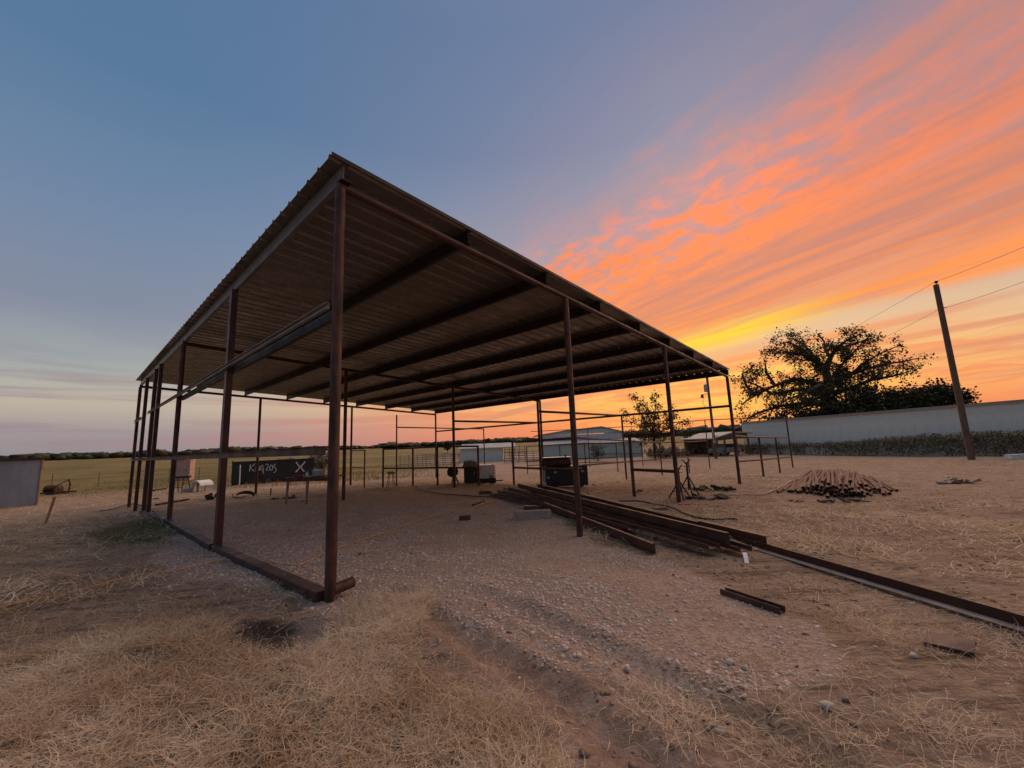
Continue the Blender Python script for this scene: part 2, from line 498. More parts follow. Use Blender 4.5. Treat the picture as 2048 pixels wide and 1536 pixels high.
M['wall_light'] = mat('white_siding', (0.55, 0.58, 0.55), (0.46, 0.49, 0.47), 0.5, 0.05, 0.8)
M['wall_far'] = mat('grey_green_siding', (0.60, 0.61, 0.56), (0.53, 0.54, 0.495), 0.6, 0.0, 0.7)
M['roof_far'] = mat('dull_metal_roof', (0.27, 0.285, 0.29), (0.22, 0.235, 0.24), 0.7, 0.0, 1.0)
M['trim'] = mat('pale_roof_trim', (0.45, 0.40, 0.36), (0.36, 0.32, 0.29), 0.7)
M['brown'] = mat('brown_shed_boards', (0.17, 0.115, 0.075), (0.11, 0.075, 0.05), 0.8, 0.0, 3)
M['cordyellow'] = mat('yellow_cord', (0.66, 0.37, 0.10), (0.55, 0.29, 0.08), 0.6)
M['cordblack'] = mat('black_rubber_cable', (0.022, 0.020, 0.019), (0.035, 0.030, 0.026), 0.6)
M['cordtan'] = mat('tan_hose', (0.42, 0.30, 0.2), (0.33, 0.23, 0.15), 0.6)
M['steel'] = mat('polished_lid', (0.62, 0.58, 0.54), (0.5, 0.46, 0.42), 0.22, 0.9, 5)
M['dusty'] = mat('dust_coated_steel', (0.30, 0.25, 0.225), (0.2, 0.16, 0.14), 0.8, 0.0, 5)
M['concrete'] = mat('concrete_block', (0.36, 0.30, 0.245), (0.27, 0.22, 0.18), 0.9, 0.0, 10, 0.4, 60)
M['stone'] = mat('limestone', (0.62, 0.53, 0.45), (0.48, 0.39, 0.32), 0.9, 0.0, 12, 0.3, 60)
M['polewood'] = mat('pole_wood', (0.15, 0.095, 0.065), (0.09, 0.06, 0.045), 0.85, 0.0, 3, 0.4, 20, stretch=(6, 6, .6))
M['bark'] = mat('oak_bark', (0.055, 0.042, 0.033), (0.035, 0.028, 0.022), 0.9, 0.0, 4, 0.5, 12)
M['glass'] = mat('dark_glass', (0.02, 0.022, 0.024), (0.03, 0.03, 0.03), 0.12, 0.0, 1, spec=0.6)
M['tyre'] = mat('tyre_rubber', (0.018, 0.017, 0.016), (0.03, 0.027, 0.025), 0.85)
M['paper'] = mat('white_paper_tag', (0.80, 0.79, 0.78), (0.72, 0.71, 0.70), 0.8)
M['char'] = mat('charred_scrap', (0.022, 0.019, 0.017), (0.05, 0.035, 0.026), 0.9, 0.0, 14, 0.5, 50)
M['grey'] = mat('grey_enamel', (0.36, 0.36, 0.35), (0.28, 0.28, 0.27), 0.5)
M['corral'] = mat('weathered_corral_steel', (0.19, 0.19, 0.175), (0.13, 0.125, 0.115), 0.6, 0.2)
M['wire'] = mat('power_line', (0.03, 0.03, 0.03), (0.04, 0.04, 0.04), 0.6)

def leafmat(name, c1, c2, trans=0.35, attr=True):
    m = bpy.data.materials.new(name); m.use_nodes = True
    t = m.node_tree; X = NT(t); b = t.nodes['Principled BSDF']; out = t.nodes['Material Output']
    at_ = X.n('ShaderNodeAttribute', attribute_name='tone').outputs['Fac']
    c = X.mix(at_, c1, c2)
    X.put(b.inputs['Base Color'], c); b.inputs['Roughness'].default_value = 0.7; b.inputs['Specular IOR Level'].default_value = 0.2
    tr = X.n('ShaderNodeBsdfTranslucent'); X.put(tr.inputs[0], c)
    ms = X.n('ShaderNodeMixShader'); ms.inputs[0].default_value = trans
    t.links.new(b.outputs[0], ms.inputs[1]); t.links.new(tr.outputs[0], ms.inputs[2]); t.links.new(ms.outputs[0], out.inputs[0])
    return m
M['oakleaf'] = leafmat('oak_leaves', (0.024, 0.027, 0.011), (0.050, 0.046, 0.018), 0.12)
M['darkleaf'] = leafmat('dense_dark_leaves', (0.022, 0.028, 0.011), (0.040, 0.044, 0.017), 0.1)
M['sprig'] = leafmat('small_tree_leaves', (0.04, 0.04, 0.015), (0.08, 0.065, 0.026), 0.2)
M['vineleaf'] = leafmat('vine_leaves', (0.12, 0.12, 0.06), (0.34, 0.275, 0.19), 0.2)
M['straw'] = leafmat('dry_straw', (0.42, 0.26, 0.13), (0.90, 0.74, 0.52), 0.2)
M['weed'] = leafmat('green_weeds', (0.085, 0.115, 0.035), (0.2, 0.19, 0.08), 0.2)
M['fieldgrass'] = leafmat('field_grass', (0.15, 0.13, 0.045), (0.36, 0.24, 0.09), 0.2)
M['clod'] = leafmat('soil_clods', (0.11, 0.075, 0.05), (0.33, 0.23, 0.155), 0.0)
M['gravel'] = leafmat('gravel_stones', (0.48, 0.335, 0.25), (0.74, 0.60, 0.49), 0.0)

# ================================================================== ground
def inpoly(px, py, poly):
    r = np.zeros(px.shape, bool); n = len(poly); j = n - 1
    for i in range(n):
        xi, yi = poly[i]; xj, yj = poly[j]
        c = ((yi > py) != (yj > py)) & (px < (xj - xi) * (py - yi) / (yj - yi + 1e-9) + xi)
        r ^= c; j = i
    return r
def softpoly(x, y, px, py, poly, jit=18, n=5):
    """0..1 inside an area of the ground, with a ragged edge"""
    s = np.zeros(px.shape)
    for k in range(n):
        s += inpoly(px + jit * 2.2 * (fbm(x * 2.1 + 31 * k, y * 2.1 + 7 * k, 3) - .5), py + jit * 1.6 * (fbm(x * 2.1 + 5 + 13 * k, y * 2.1 + 3 * k, 3) - .5), poly)
    return s / n
P_GRAVEL = [(300, 1022), (350, 1060), (300, 1120), (360, 1165), (470, 1170), (600, 1200), (650, 1238), (760, 1240), (800, 1170), (880, 1215), (960, 1285), (1080, 1330),
            (1260, 1372), (1440, 1395), (1580, 1380), (1700, 1345), (1640, 1255), (1540, 1215), (1450, 1170), (1300, 1115), (1190, 1085), (1120, 1045), (1300, 1010), (1330, 990),
            (1150, 985), (1060, 985), (960, 977), (820, 975), (700, 985), (560, 1000), (400, 1008)]
P_STRAW = [(-60, 1330), (140, 1290), (330, 1240), (440, 1250), (560, 1310), (640, 1290), (700, 1225), (770, 1195), (860, 1200), (840, 1270), (800, 1310), (860, 1370), (960, 1400),
           (1040, 1440), (1090, 1500), (1200, 1620), (-60, 1700)]
P_THIN = [(-60, 1150), (260, 1120), (520, 1160), (640, 1240), (640, 1330), (300, 1360), (-60, 1420)]
P_SAND = [(850, 1250), (950, 1290), (1090, 1330), (1280, 1400), (1450, 1480), (1500, 1600), (1150, 1600), (1060, 1440), (860, 1360)]
P_GREEN = [(180, 1068), (300, 1040), (360, 1062), (330, 1085), (210, 1090)]
P_TUFTR = [(1200, 1330), (1400, 1300), (1650, 1240), (2100, 1300), (2150, 1700), (1200, 1700)]
def blob(px, py, cx, cy, rx, ry, x, y):
    d = np.hypot((px - cx) / rx, (py - cy) / ry) + (fbm(x * 5, y * 5, 3) - .5) * 0.9
    return sstep(d, 1.1, 0.7)

ts = np.linspace(-1, 1, 441)
gx = 1.71 * np.sinh(7.2 * ts)
GX, GY = np.meshgrid(gx, gx + 5.0)
GZ = terr(GX, GY)
gpx, gpy = project(GX, GY, GZ)
m_gravel = softpoly(GX, GY, gpx, gpy, P_GRAVEL)
m_straw = softpoly(GX, GY, gpx, gpy, P_STRAW)
m_sand = softpoly(GX, GY, gpx, gpy, P_SAND, 24)
m_burn = np.maximum(blob(gpx, gpy, 522, 1275, 82, 34, GX, GY), blob(gpx, gpy, 262, 1342, 60, 16, GX, GY))
m_ash = np.maximum(blob(gpx, gpy, 630, 1262, 60, 30, GX, GY), np.maximum(blob(gpx, gpy, 290, 1315, 66, 22, GX, GY), blob(gpx, gpy, 1300, 1120, 150, 26, GX, GY) * .5))
m_green = np.maximum(softpoly(GX, GY, gpx, gpy, P_GREEN), 0)
rr = np.hypot(GX, GY)
azd = np.degrees(np.arctan2(GX, GY))
m_field = sstep(rr + 8 * (fbm(GX / 9, GY / 9) - .5), 33, 44) * sstep(azd, -6, -16) + sstep(rr, 90, 130)
m_field = np.clip(m_field, 0, 1)
n1 = GX.shape[0]
idx = np.arange(n1 * n1).reshape(n1, n1)
fq = np.stack([idx[:-1, :-1], idx[:-1, 1:], idx[1:, 1:], idx[1:, :-1]], -1).reshape(-1, 4)
gm = bpy.data.materials.new('trodden_ground'); gm.use_nodes = True
X = NT(gm.node_tree); pb = gm.node_tree.nodes['Principled BSDF']
pos = X.n('ShaderNodeNewGeometry').outputs['Position']
att = lambda s: X.n('ShaderNodeAttribute', attribute_name=s).outputs['Fac']
nb, ns, nt_ = X.noise(pos, 0.55, 5, 0.6), X.noise(pos, 7.0, 6, 0.65), X.noise(pos, 38.0, 4, 0.7)
mp = X.n('ShaderNodeMapping'); gm.node_tree.links.new(pos, mp.inputs[0]); mp.inputs['Scale'].default_value = (3.0, 14.0, 3.0); mp.inputs['Rotation'].default_value = (0, 0, 0.35)
nstr = X.noise(mp.outputs[0], 2.2, 5, 0.65, 0.8)
dirt = X.mix(X.sm(nb, .3, .7), (0.41, 0.295, 0.225), (0.33, 0.225, 0.165))
dirt = X.mix(X.sm(ns, .35, .68, 0, .5), dirt, (0.27, 0.17, 0.115))
strw = X.mix(X.sm(nstr, .34, .66), (0.52, 0.38, 0.25), (0.26, 0.18, 0.12))
mp2 = X.n('ShaderNodeMapping'); gm.node_tree.links.new(pos, mp2.inputs[0]); mp2.inputs['Scale'].default_value = (0.8, 4.2, 1.0); mp2.inputs['Rotation'].default_value = (0, 0, 0.2)
nst2 = X.noise(mp2.outputs[0], 1.6, 6, 0.7, 0.7)
c = X.mix(X.sm(X.noise(pos, 1.3, 4, .6), .42, .62, 0.25, .9), dirt, strw)
c = X.mix(X.mul(X.sm(nst2, .50, .66), X.sub(.9, X.mul(att('gravel'), .75))), c, (0.15, 0.10, 0.065))
c = X.mix(X.mul(X.sm(nst2, .46, .30), .5), c, (0.56, 0.40, 0.26))
grv = X.mix(X.sm(X.noise(pos, 24.0, 4, .7), .38, .64), (0.42, 0.29, 0.21), (0.64, 0.485, 0.38))
c = X.mix(X.mul(att('gravel'), .85), c, grv)
c = X.mix(X.mul(att('straw'), .8), c, X.mix(X.sm(nt_, .4, .65), (0.19, 0.122, 0.068), (0.33, 0.22, 0.125)))  # soil under the straw darkened: shade of the gaps put into the colour
c = X.mix(X.mul(att('sand'), X.sm(nb, .3, .6, .35, .95)), c, X.mix(X.sm(ns, .35, .65), (0.52, 0.36, 0.265), (0.34, 0.225, 0.16)))
c = X.mix(X.mul(att('ash'), .8), c, (0.27, 0.225, 0.19))
c = X.mix(X.mul(att('burn'), .92), c, (0.030, 0.026, 0.023))
c = X.mix(X.mul(att('green'), .7), c, (0.13, 0.125, 0.045))
dk = X.mul(X.sm(X.noise(pos, 1.9, 6, .7, .6), .52, .68), X.sub(1.0, X.mul(att('gravel'), .6)))
c = X.mix(X.mul(dk, .65), c, (0.145, 0.105, 0.07))
fld = X.mix(X.sm(X.noise(pos, 0.05, 5, .6), .4, .6), (0.145, 0.12, 0.045), (0.25, 0.175, 0.07))
fld = X.mix(X.sm(X.noise(pos, 0.35, 5, .7), .45, .68, 0, .6), fld, (0.10, 0.10, 0.035))
c = X.mix(att('field'), c, fld)
X.put(pb.inputs['Base Color'], c)
pb.inputs['Roughness'].default_value = 0.95; pb.inputs['Specular IOR Level'].default_value = 0.1
bp1 = X.n('ShaderNodeBump'); bp1.inputs['Strength'].default_value = 1.0; bp1.inputs['Distance'].default_value = 0.045
X.put(bp1.inputs['Height'], X.add(X.mul(nt_, .8), X.add(ns, X.add(X.mul(nstr, .7), nst2))))
gm.node_tree.links.new(bp1.outputs[0], pb.inputs['Normal'])
ground = npmesh('ground', np.stack([GX, GY, GZ], -1).reshape(-1, 3), fq, gm, None, True,
                {'gravel': m_gravel.ravel(), 'straw': m_straw.ravel(), 'sand': m_sand.ravel(), 'burn': m_burn.ravel(), 'ash': m_ash.ravel(), 'green': m_green.ravel(), 'field': m_field.ravel()})
tag(ground, kind='structure')

# ================================================================== the open shed
def S3(a, b, z):
    q = shed_xy(a, b); return Vector((q[0], q[1], z))
U3, V3 = Vector((UV[0], UV[1], 0)), Vector((VV[0], VV[1], 0))
def zt(a): return H0 + HU * a
shed = thing('open_shed', 'large open-sided steel pole shed with a corrugated sloping roof', 'shed', (O0[0], O0[1], 0))
def cprof(w, h, t=0.006, flip=1):
    return [(0, 0), (flip * w, 0), (flip * w, t), (flip * t, t), (flip * t, h - t), (flip * w, h - t), (flip * w, h), (0, h)]
# posts
for i in range(3):
    for j in range(4):
        p = S3(A[j], B[i], 0); g = tz(p.x, p.y)
        mb = MB().tube([(p.x, p.y, g - .25), (p.x, p.y, zt(A[j]) - .03)], 0.057, 14)
        mb.build('post', M['rust'], shed, True)
# pipe beams across the frames
for i in range(3):
    p0, p1 = S3(-0.002, B[i], zt(0) - 0.0), S3(1.002, B[i], zt(1) - 0.0)
    MB().tube([p0, p1], 0.047 if i == 0 else 0.055, 12).build('pipe_beam', M['primer'], shed, True)
MB().box(S3(0.002, -.002, zt(0) + .05), (.13, .11, .014), TH).build('cap_plate', M['purlin'], shed)
# purlins on top of the beams
for k in range(9):
    a = k / 8.0
    a_ = a + (0.0 if k else -0.0)
    z = zt(a) + .058
    flip = 1 if k < 8 else -1
    mb = MB().sweep(S3(a_, -0.004, z), S3(a_, 1.006, z), cprof(.065, .2, .006, flip), U3)
    o = mb.build('purlin', M['galv'] if k == 0 else M['purlin'], shed)  # eave purlin gets a paler tone than the others
    if k == 0: o['label'] = 'pale bare steel purlin along the high eave'
    # cleats where it crosses the frames
    for b in B[1:]:
        MB().box(S3(a_, b, z - .02) + V3 * .07, (.05, .006, .12), TH).build('cleat', M['primer'], o)
# roof sheets
SHW = (SV * 1.0 + .30) / 20.0
PAN = .3048 * SHW / .9144
prof = [(0, 0)]
for r_ in range(3):
    o_ = r_ * PAN
    prof += [(o_ + .024, .034), (o_ + .058, .034), (o_ + .082, .0), (o_ + PAN, 0)]
prof += [(SHW + .024, .038), (SHW + .058, .038)]
LU0, LU1 = -.16, SU + .05
slope = HU / SU
sv, sf = [], []
npf = len(prof)
for u_ in (LU0, LU1):
    for (b_, h_) in prof: sv.append((u_, b_, h_ + u_ * slope))
for u_ in (LU0, LU1):
    for (b_, h_) in prof: sv.append((u_, b_, h_ + u_ * slope + .0018))
for q in range(npf - 1):
    sf.append((q, q + npf, q + 1 + npf, q + 1))
    sf.append((2 * npf + q, 2 * npf + q + 1, 3 * npf + q + 1, 3 * npf + q))
    sf.append((q, q + 1, 2 * npf + q + 1, 2 * npf + q))
    sf.append((npf + q, 3 * npf + q, 3 * npf + q + 1, npf + q + 1))
sheet_me = bpy.data.meshes.new('roof_sheet')
sheet_me.from_pydata(sv, [], sf); sheet_me.update(); sheet_me.materials.append(M['sheet'])
for k in range(20):
    o = bpy.data.objects.new('roof_sheet', sheet_me)
    COL.objects.link(o); o.parent = shed
    q = VV * (-0.10 + k * SHW)
    o.location = (q[0], q[1], H0 + .262 + (0.0004 * (k % 2)))
    o.rotation_euler = (0, 0, TH)
# rake trim along the near edge and eave lip
MB().sweep(S3(-.16 / SU, 0, zt(-.16 / SU) + .252) - V3 * .112, S3(1 + .05 / SU, 0, zt(1) + .252) - V3 * .112, [(0, 0), (.006, 0), (.006, .05), (0, .05)], V3).build('rake_trim', M['purlin'], shed)
# side wall framing towards the left
WL = -0.0
def wall_post(b, w, d, m, off=0.0, name='channel_post', top=None):
    p = S3(0, b, 0); g = tz(p.x, p.y)
    z1 = (zt(0) + .056) if top is None else top
    MB().sweep(Vector((p.x, p.y, g - .2)) - U3 * w / 2, Vector((p.x, p.y, z1)) - U3 * w / 2, [(0, -d / 2), (w, -d / 2), (w, d / 2), (0, d / 2)], U3).build(name, m, shed)
wall_post(0.24, .10, .155, M['primer'])
wall_post(0.705, .10, .16, M['primer'])
wall_post(0.765, .10, .16, M['primer'])
wall_post(0.885, .10, .16, M['primer'])
# girts: a high one, a middle one
def girt(b0, b1, z, m, w=.055, h=.095, out=-.062, name='girt'):
    p0, p1 = S3(0, b0, z) + U3 * out, S3(0, b1, z) + U3 * out
    return MB().sweep(p0, p1, cprof(w, h, .005, -1), U3).build(name, m, shed)
girt(0.003, .79, 3.08, M['palegalv'], .05, .07)
MB().sweep(S3(0, 0.004, 3.02) + U3 * .03, S3(0, .50, 3.02) + U3 * .03, cprof(.06, .11, .005, 1), U3).build('girt', M['purlin'], shed)
girt(.885, 1.0, 3.02, M['galv'])
girt(0.003, 1.0, 1.475, M['primer'])
# sill beam on the ground
pts = [0.0, .24, .5, .77]
for b0, b1 in zip(pts[:-1], pts[1:]):
    p0, p1 = S3(0, b0 + .004, 0), S3(0, b1 - .004, 0)
    p0.z, p1.z = tz(p0.x, p0.y) - .02, tz(p1.x, p1.y) - .02
    MB().sweep(p0 - U3 * .11, p1 - U3 * .11, [(0, 0), (.14, 0), (.14, .12), (0, .12)], U3).build('sill_beam', M['primer'], shed, bevel=.008)
# far right side girt and the cross rail of the middle frame
MB().tube([S3(1, 0, 2.66), S3(1, 1, 2.64)], .05, 10).build('girt', M['rust'], shed, True)
MB().tube([S3(A[2], B[1], 2.62), S3(A[3], B[1], 2.63)], .045, 10).build('cross_rail', M['rust'], shed, True)
# pipe stub at the foot of the near corner post
g0 = tz(O0[0], O0[1])
MB().hollow(S3(0, 0, g0 + .1) + U3 * .03 - V3 * .0, S3(0, 0, g0 + .115) + U3 * .25 + V3 * .03, .055, .046, 14).build('pipe_stub', M['rust'], shed, True)

# ================================================================== pipe pens beyond the shed
def pipe_fence(name, label, posts, rails, cat='fence', r=.035, rr_=.03, m='rust'):
    """posts: (x, y, top z); rails: list of polylines of points"""
    p0 = posts[0]
    root = thing(name, label, cat, (p0[0], p0[1], tz(p0[0], p0[1])), 'pipe pens behind the shed')
    for (x, y, z1) in posts:
        MB().tube([(x, y, tz(x, y) - .3), (x, y, z1)], r, 10).build('post', M[m], root, True)
    for q in rails:
        for a_, b_ in zip(q[:-1], q[1:]):
            MB().tube([a_, b_], rr_, 8).build('rail', M[m], root, True)
    return root
def pst(px, base, top, y):
    p = at(px, base, y); t_ = None
    lo, hi = p.z, p.z + 12
    for _ in range(40):
        mid = (lo + hi) / 2
        _, py = project(np.array([p.x]), np.array([p.y]), np.array([mid]))
        if py[0] > top: lo = mid
        else: hi = mid
    return (p.x, p.y, lo)
def z_(p, z): return Vector((p[0], p[1], z))

b2 = S3(A[2], B[2], 0)
a729 = pst(728.6, 972, 899, 21.7)
pipe_fence('pipe_fence_bay', 'short two-rail pipe panel fixed to the back row of shed posts, left of the stool', [a729], [[(b2.x, b2.y, a729[2] - .03), z_(a729, a729[2] - .03)], [(b2.x, b2.y, .62), z_(a729, .62)]])
q766, q826, q875, q958 = pst(766, 976, 897, 20.4), pst(826, 976, 895, 19.8), pst(875.5, 978, 892, 18.6), pst(958, 979, 891, 18.0)
pipe_fence('pipe_fence', 'long low two-rail pipe fence running behind the stool and the gravel pad', [q766, q826, q875, q958],
           [[z_(q, q[2] - .03) for q in (q766, q826, q875, q958)], [z_(q766, .62), z_(q826, .60), z_(q875, .63), z_(q958, .58)]], r=.045, rr_=.04)
t793, t969 = pst(793, 976, 830, 20.6), pst(970, 955, 857, 25.8)
pipe_fence('pipe_gateway', 'tall single-rail pipe frame rising behind the low fence by the stool', [t793, t969], [[z_(t793, 2.62), z_(t969, t969[2] - .03)]])
q1028, q1158 = pst(1028, 968, 882, 18.6), pst(1158, 987, 874, 14.1)
pipe_fence('pipe_fence_bay', 'low two-rail pipe panel beside the black tank trailer and channel stack', [q1028, q1158], [[z_(q, q[2] - .04) for q in (q1028, q1158)], [z_(q1028, .5), z_(q1158, .58)]], r=.05, rr_=.045)
q1270 = pst(1269, 996, 869, 12.6)
f2 = S3(A[2], 0, 0)
pipe_fence('pipe_fence_bay', 'low two-rail pipe panel between a shed post and the pipe stands', [q1270], [[z_(q1270, q1270[2] - .04), (f2.x, f2.y, q1270[2] - .04)], [z_(q1270, .62), (f2.x, f2.y, .62)]], r=.05, rr_=.045)
q1084, q1243 = pst(1084, 987, 801, 14.6), pst(1254, 969, 829, 20.7)
pipe_fence('pipe_gateway', 'tall single-rail pipe frame running out past the open right side of the shed', [q1084, q1243], [[z_(q1084, 2.66), z_(q1243, q1243[2] - .05)]], r=.045, rr_=.045)
qa = [pst(1055.5, 948, 892, 28.8), pst(1122, 943, 888, 29.5), pst(1172, 940, 885, 29.8), pst(1236, 942, 886, 28.8)]
pipe_fence('pipe_fence', 'far low pipe fence in front of the pale green gabled building', qa, [[z_(q, q[2] - .03) for q in qa], [z_(q, .35) for q in qa], [z_(q, .05) for q in qa]])
qb = [q1158, pst(1325, 954, 884, 22.9), pst(1379, 945, 883, 25.5), pst(1420, 936, 881, 28.8)]
m3 = q1158
pipe_fence('pipe_fence', 'two-rail pipe fence leading away to the small brown shed', qb[1:], [[z_(q, q[2] - .03) for q in qb], [z_(qb[0], .72), z_(qb[1], .42), z_(qb[2], .36), z_(qb[3], .22)]], rr_=.033)
f3 = S3(1, 0, 0)
qc = [pst(1528, 958, 875, 19.1), pst(1560, 943, 875, 23.3), pst(1586, 935, 833, 26.4)]
pipe_fence('pipe_fence', 'two-rail pipe fence leading from the right corner of the shed toward the long grey building', qc,
           [[(f3.x, f3.y, 1.5), z_(qc[0], 1.40), z_(qc[1], 1.33), z_(qc[2], 1.27)], [(f3.x, f3.y, .55), z_(qc[0], .38), z_(qc[1], .18), z_(qc[2], .05)]], r=.045, rr_=.04)
qd = [pst(1180, 934, 857, 35.0), pst(1286, 932, 851, 33.3), pst(1420, 936, 839, 28.4)]
e0 = at(1062, 863, 36.0)
pipe_fence('pipe_gateway', 'tall thin pipe frame with one high rail crossing before the gabled building and small tree', qd,
           [[tuple(e0)] + [z_(q, q[2] - .03) for q in qd] + [z_(qc[2], qc[2][2] - .03)], [z_(qd[0], .5), z_(qd[1], .4), z_(qd[2], .3)]], r=.032, rr_=.028)

# ================================================================== steel stacked and lying about
def chan(name, label, p0, p1, w=.065, h=.16, m='stack', group=None, flip=1, roll=0.0, lie=False, cap=False):
    """a length of C-channel; lie=True puts it web down"""
    p0, p1 = Vector(p0), Vector(p1)
    root_loc = (p0 + p1) / 2
    ax = (p1 - p0).normalized()
    side = Vector((-ax.y, ax.x, 0))
    pf = cprof(w, h, .007, flip)
    if lie: pf = [(b - h / 2, a) for a, b in cprof(w, h, .007, 1)]
    if cap: pf = [(b - h / 2, w - a) for a, b in cprof(w, h, .007, 1)]
    if roll:
        pf = [(a * math.cos(roll) - b * math.sin(roll), a * math.sin(roll) + b * math.cos(roll)) for a, b in pf]
    mb = MB().sweep(p0, p1, pf, side)
    mb.v = [(x - root_loc.x, y - root_loc.y, z - root_loc.z) for x, y, z in mb.v]
    o = mb.build(name, M[m])
    o.location = root_loc
    return tag(o, label, 'steel channel', group)
def base_of(px0, py0, px1, py1, z0, z1):
    return onz(px0, py0, z0), onz(px1, py1, z1)
STK = 'long steel channels in the stack'
def zg(px, py, dz):
    """point seen at a pixel, dz above the ground there"""
    p = hit(px, py)
    for _ in range(6):
        p = onz(px, py, tz(p.x, p.y) + dz)
    return p
stack = [  # near-end pixel, far-end pixel, heights above ground, lying, size
    ((1312, 1108), (1092, 1016), .02, .02, 'long red channel lying on the ground at the near side of the stack', dict(h=.15, w=.06)),
    ((1429, 1098), (1012, 978), .10, .08, 'long channel in the stack with its black open end nearest the camera', dict(lie=True, h=.2, w=.065)),
    ((1461, 1087), (1036, 974), .14, .10, 'long channel lying on edge in the middle of the stack', dict(h=.15, w=.06)),
    ((1493, 1103), (1060, 980), .06, .04, 'long channel under the stack whose end sits by the white paper tag', dict(lie=True, h=.2, w=.06)),
    ((1265, 1060), (1000, 984), .11, .08, 'shorter channel in the stack ending beside the second front post', dict(lie=True, h=.2, w=.065)),
    ((1402, 1062), (1075, 975), .16, .10, 'dark boxed channel on the back of the stack', dict(h=.15, w=.065)),
    ((1534, 1090), (1110, 982), .06, .06, 'farthest long channel of the stack, reaching out to the right', dict(h=.12, w=.065, flip=-1)),
    ((1230, 1052), (984, 990), .04, .04, 'pale-edged channel at the left of the stack near the lumber', dict(lie=True, h=.16, w=.05)),
]
for (n0, f0, dz0, dz1, lab, kw) in stack:
    chan('steel_channel', lab, zg(n0[0], n0[1], dz0), zg(f0[0], f0[1], dz1), group=STK, **kw)
# the single long channel on the ground to the right
p0, p1 = zg(1400, 1062, .02), zg(2048, 1258, .02)
p1 = p1 + (p1 - p0).normalized() * 1.2
p1.z = tz(p1.x, p1.y) + .01
ax = (p1 - p0).normalized(); sdv = Vector((-ax.y, ax.x, 0))
an = thing('angle_iron', 'single very long angle iron lying on the dry grass, running out of frame right', 'angle iron', (p0 + p1) / 2)
MB().sweep(p0, p1, [(0, 0), (0, .10), (-.008, .10), (-.008, 0)], sdv).build('web', M['primer'], an)
MB().sweep(p0 + Vector((0, 0, .004)), p1 + Vector((0, 0, .004)), [(-.009, 0), (-.009, .009), (-.105, .009), (-.105, 0)], sdv).build('flange', M['dusty'], an)  # flange in a paler grey than the web
# short offcuts
p0, p1 = zg(1446, 1186, .01), zg(1566, 1226, .01)
chan('channel_offcut', 'short dark red channel offcut lying in the gravel right of the stack', p0, p1, w=.05, h=.09, lie=True).__setitem__('category', 'steel offcut')
p0, p1 = zg(1852, 1280, .02), zg(1952, 1302, .02)
chan('channel_offcut', 'flat rusty plate-like channel offcut tipped in the grass at far right', p0, p1, w=.028, h=.17, cap=True, roll=.16).__setitem__('category', 'steel offcut')
for (a_, b_, lab) in [((918, 1041), (941, 1040), 'small dark red steel block alone on the gravel under the roof'),
                      ((1048, 1020), (1088, 1020), 'short red steel piece lying above the timber block'),
                      ((958, 988), (981, 987), 'short red steel piece beside the lumber end')]:
    o = chan('channel_offcut', lab, zg(*a_, .01), zg(*b_, .01), w=.12, h=.10)
    o['category'] = 'steel offcut'
def block(name, label, cat, c, s, rz, m, rx=0, ry=0):
    o = MB().box((0, 0, 0), s, 0).build(name, M[m], None, bevel=.006)
    o.location = c; o.rotation_euler = (rx, ry, rz)
    return tag(o, label, cat)
c = hit(1066, 1040); block('timber_block', 'grey timber block under the near side of the channel stack', 'timber', c + Vector((0, .12, .085)), (.82, .22, .20), .05, 'concrete')
c = hit(1285, 1026); block('timber_block', 'flat grey timber sticking out behind the channel stack', 'timber', c + Vector((0, .1, .045)), (1.3, .2, .10), .12, 'oldwood')
def plank(label, a_, b_, w=.09, t=.04, m='wood', name='lumber_board'):
    p0, p1 = zg(*a_, .0), zg(*b_, .0)
    ax = p1 - p0; mid = (p0 + p1) / 2
    mb = MB().sweep(p0 - mid, p1 - mid, [(-w / 2, 0), (w / 2, 0), (w / 2, t), (-w / 2, t)], Vector((-ax.y, ax.x, 0)))
    o = mb.build(name, M[m], None, bevel=.004); o.location = mid + Vector((0, 0, .005))
    return tag(o, label, 'board')
plank('bright raw board pointing at the left end of the channel stack', (962, 979), (1022, 997))
plank('pale board lying on gravel behind the second front post', (1176, 989), (1202, 984))
plank('thin rusty board lying left of the yellow cord end', (945, 1012), (969, 1004), .05, .05, 'rust')
plank('short raw board beside the yellow cord end', (955, 1012), (986, 1000), .05, .03)
plank('long dark plank lying on the ground behind the left wall', (313, 1011), (376, 1000), .14, .06, 'char')
plank('dark scrap board in the dry grass left of the plank', (306, 999), (318, 998), .12, .05, 'rust')
plank('dark plank lying beyond the left wall near the portable toilet', (306, 982), (330, 978), .2, .08, 'char')

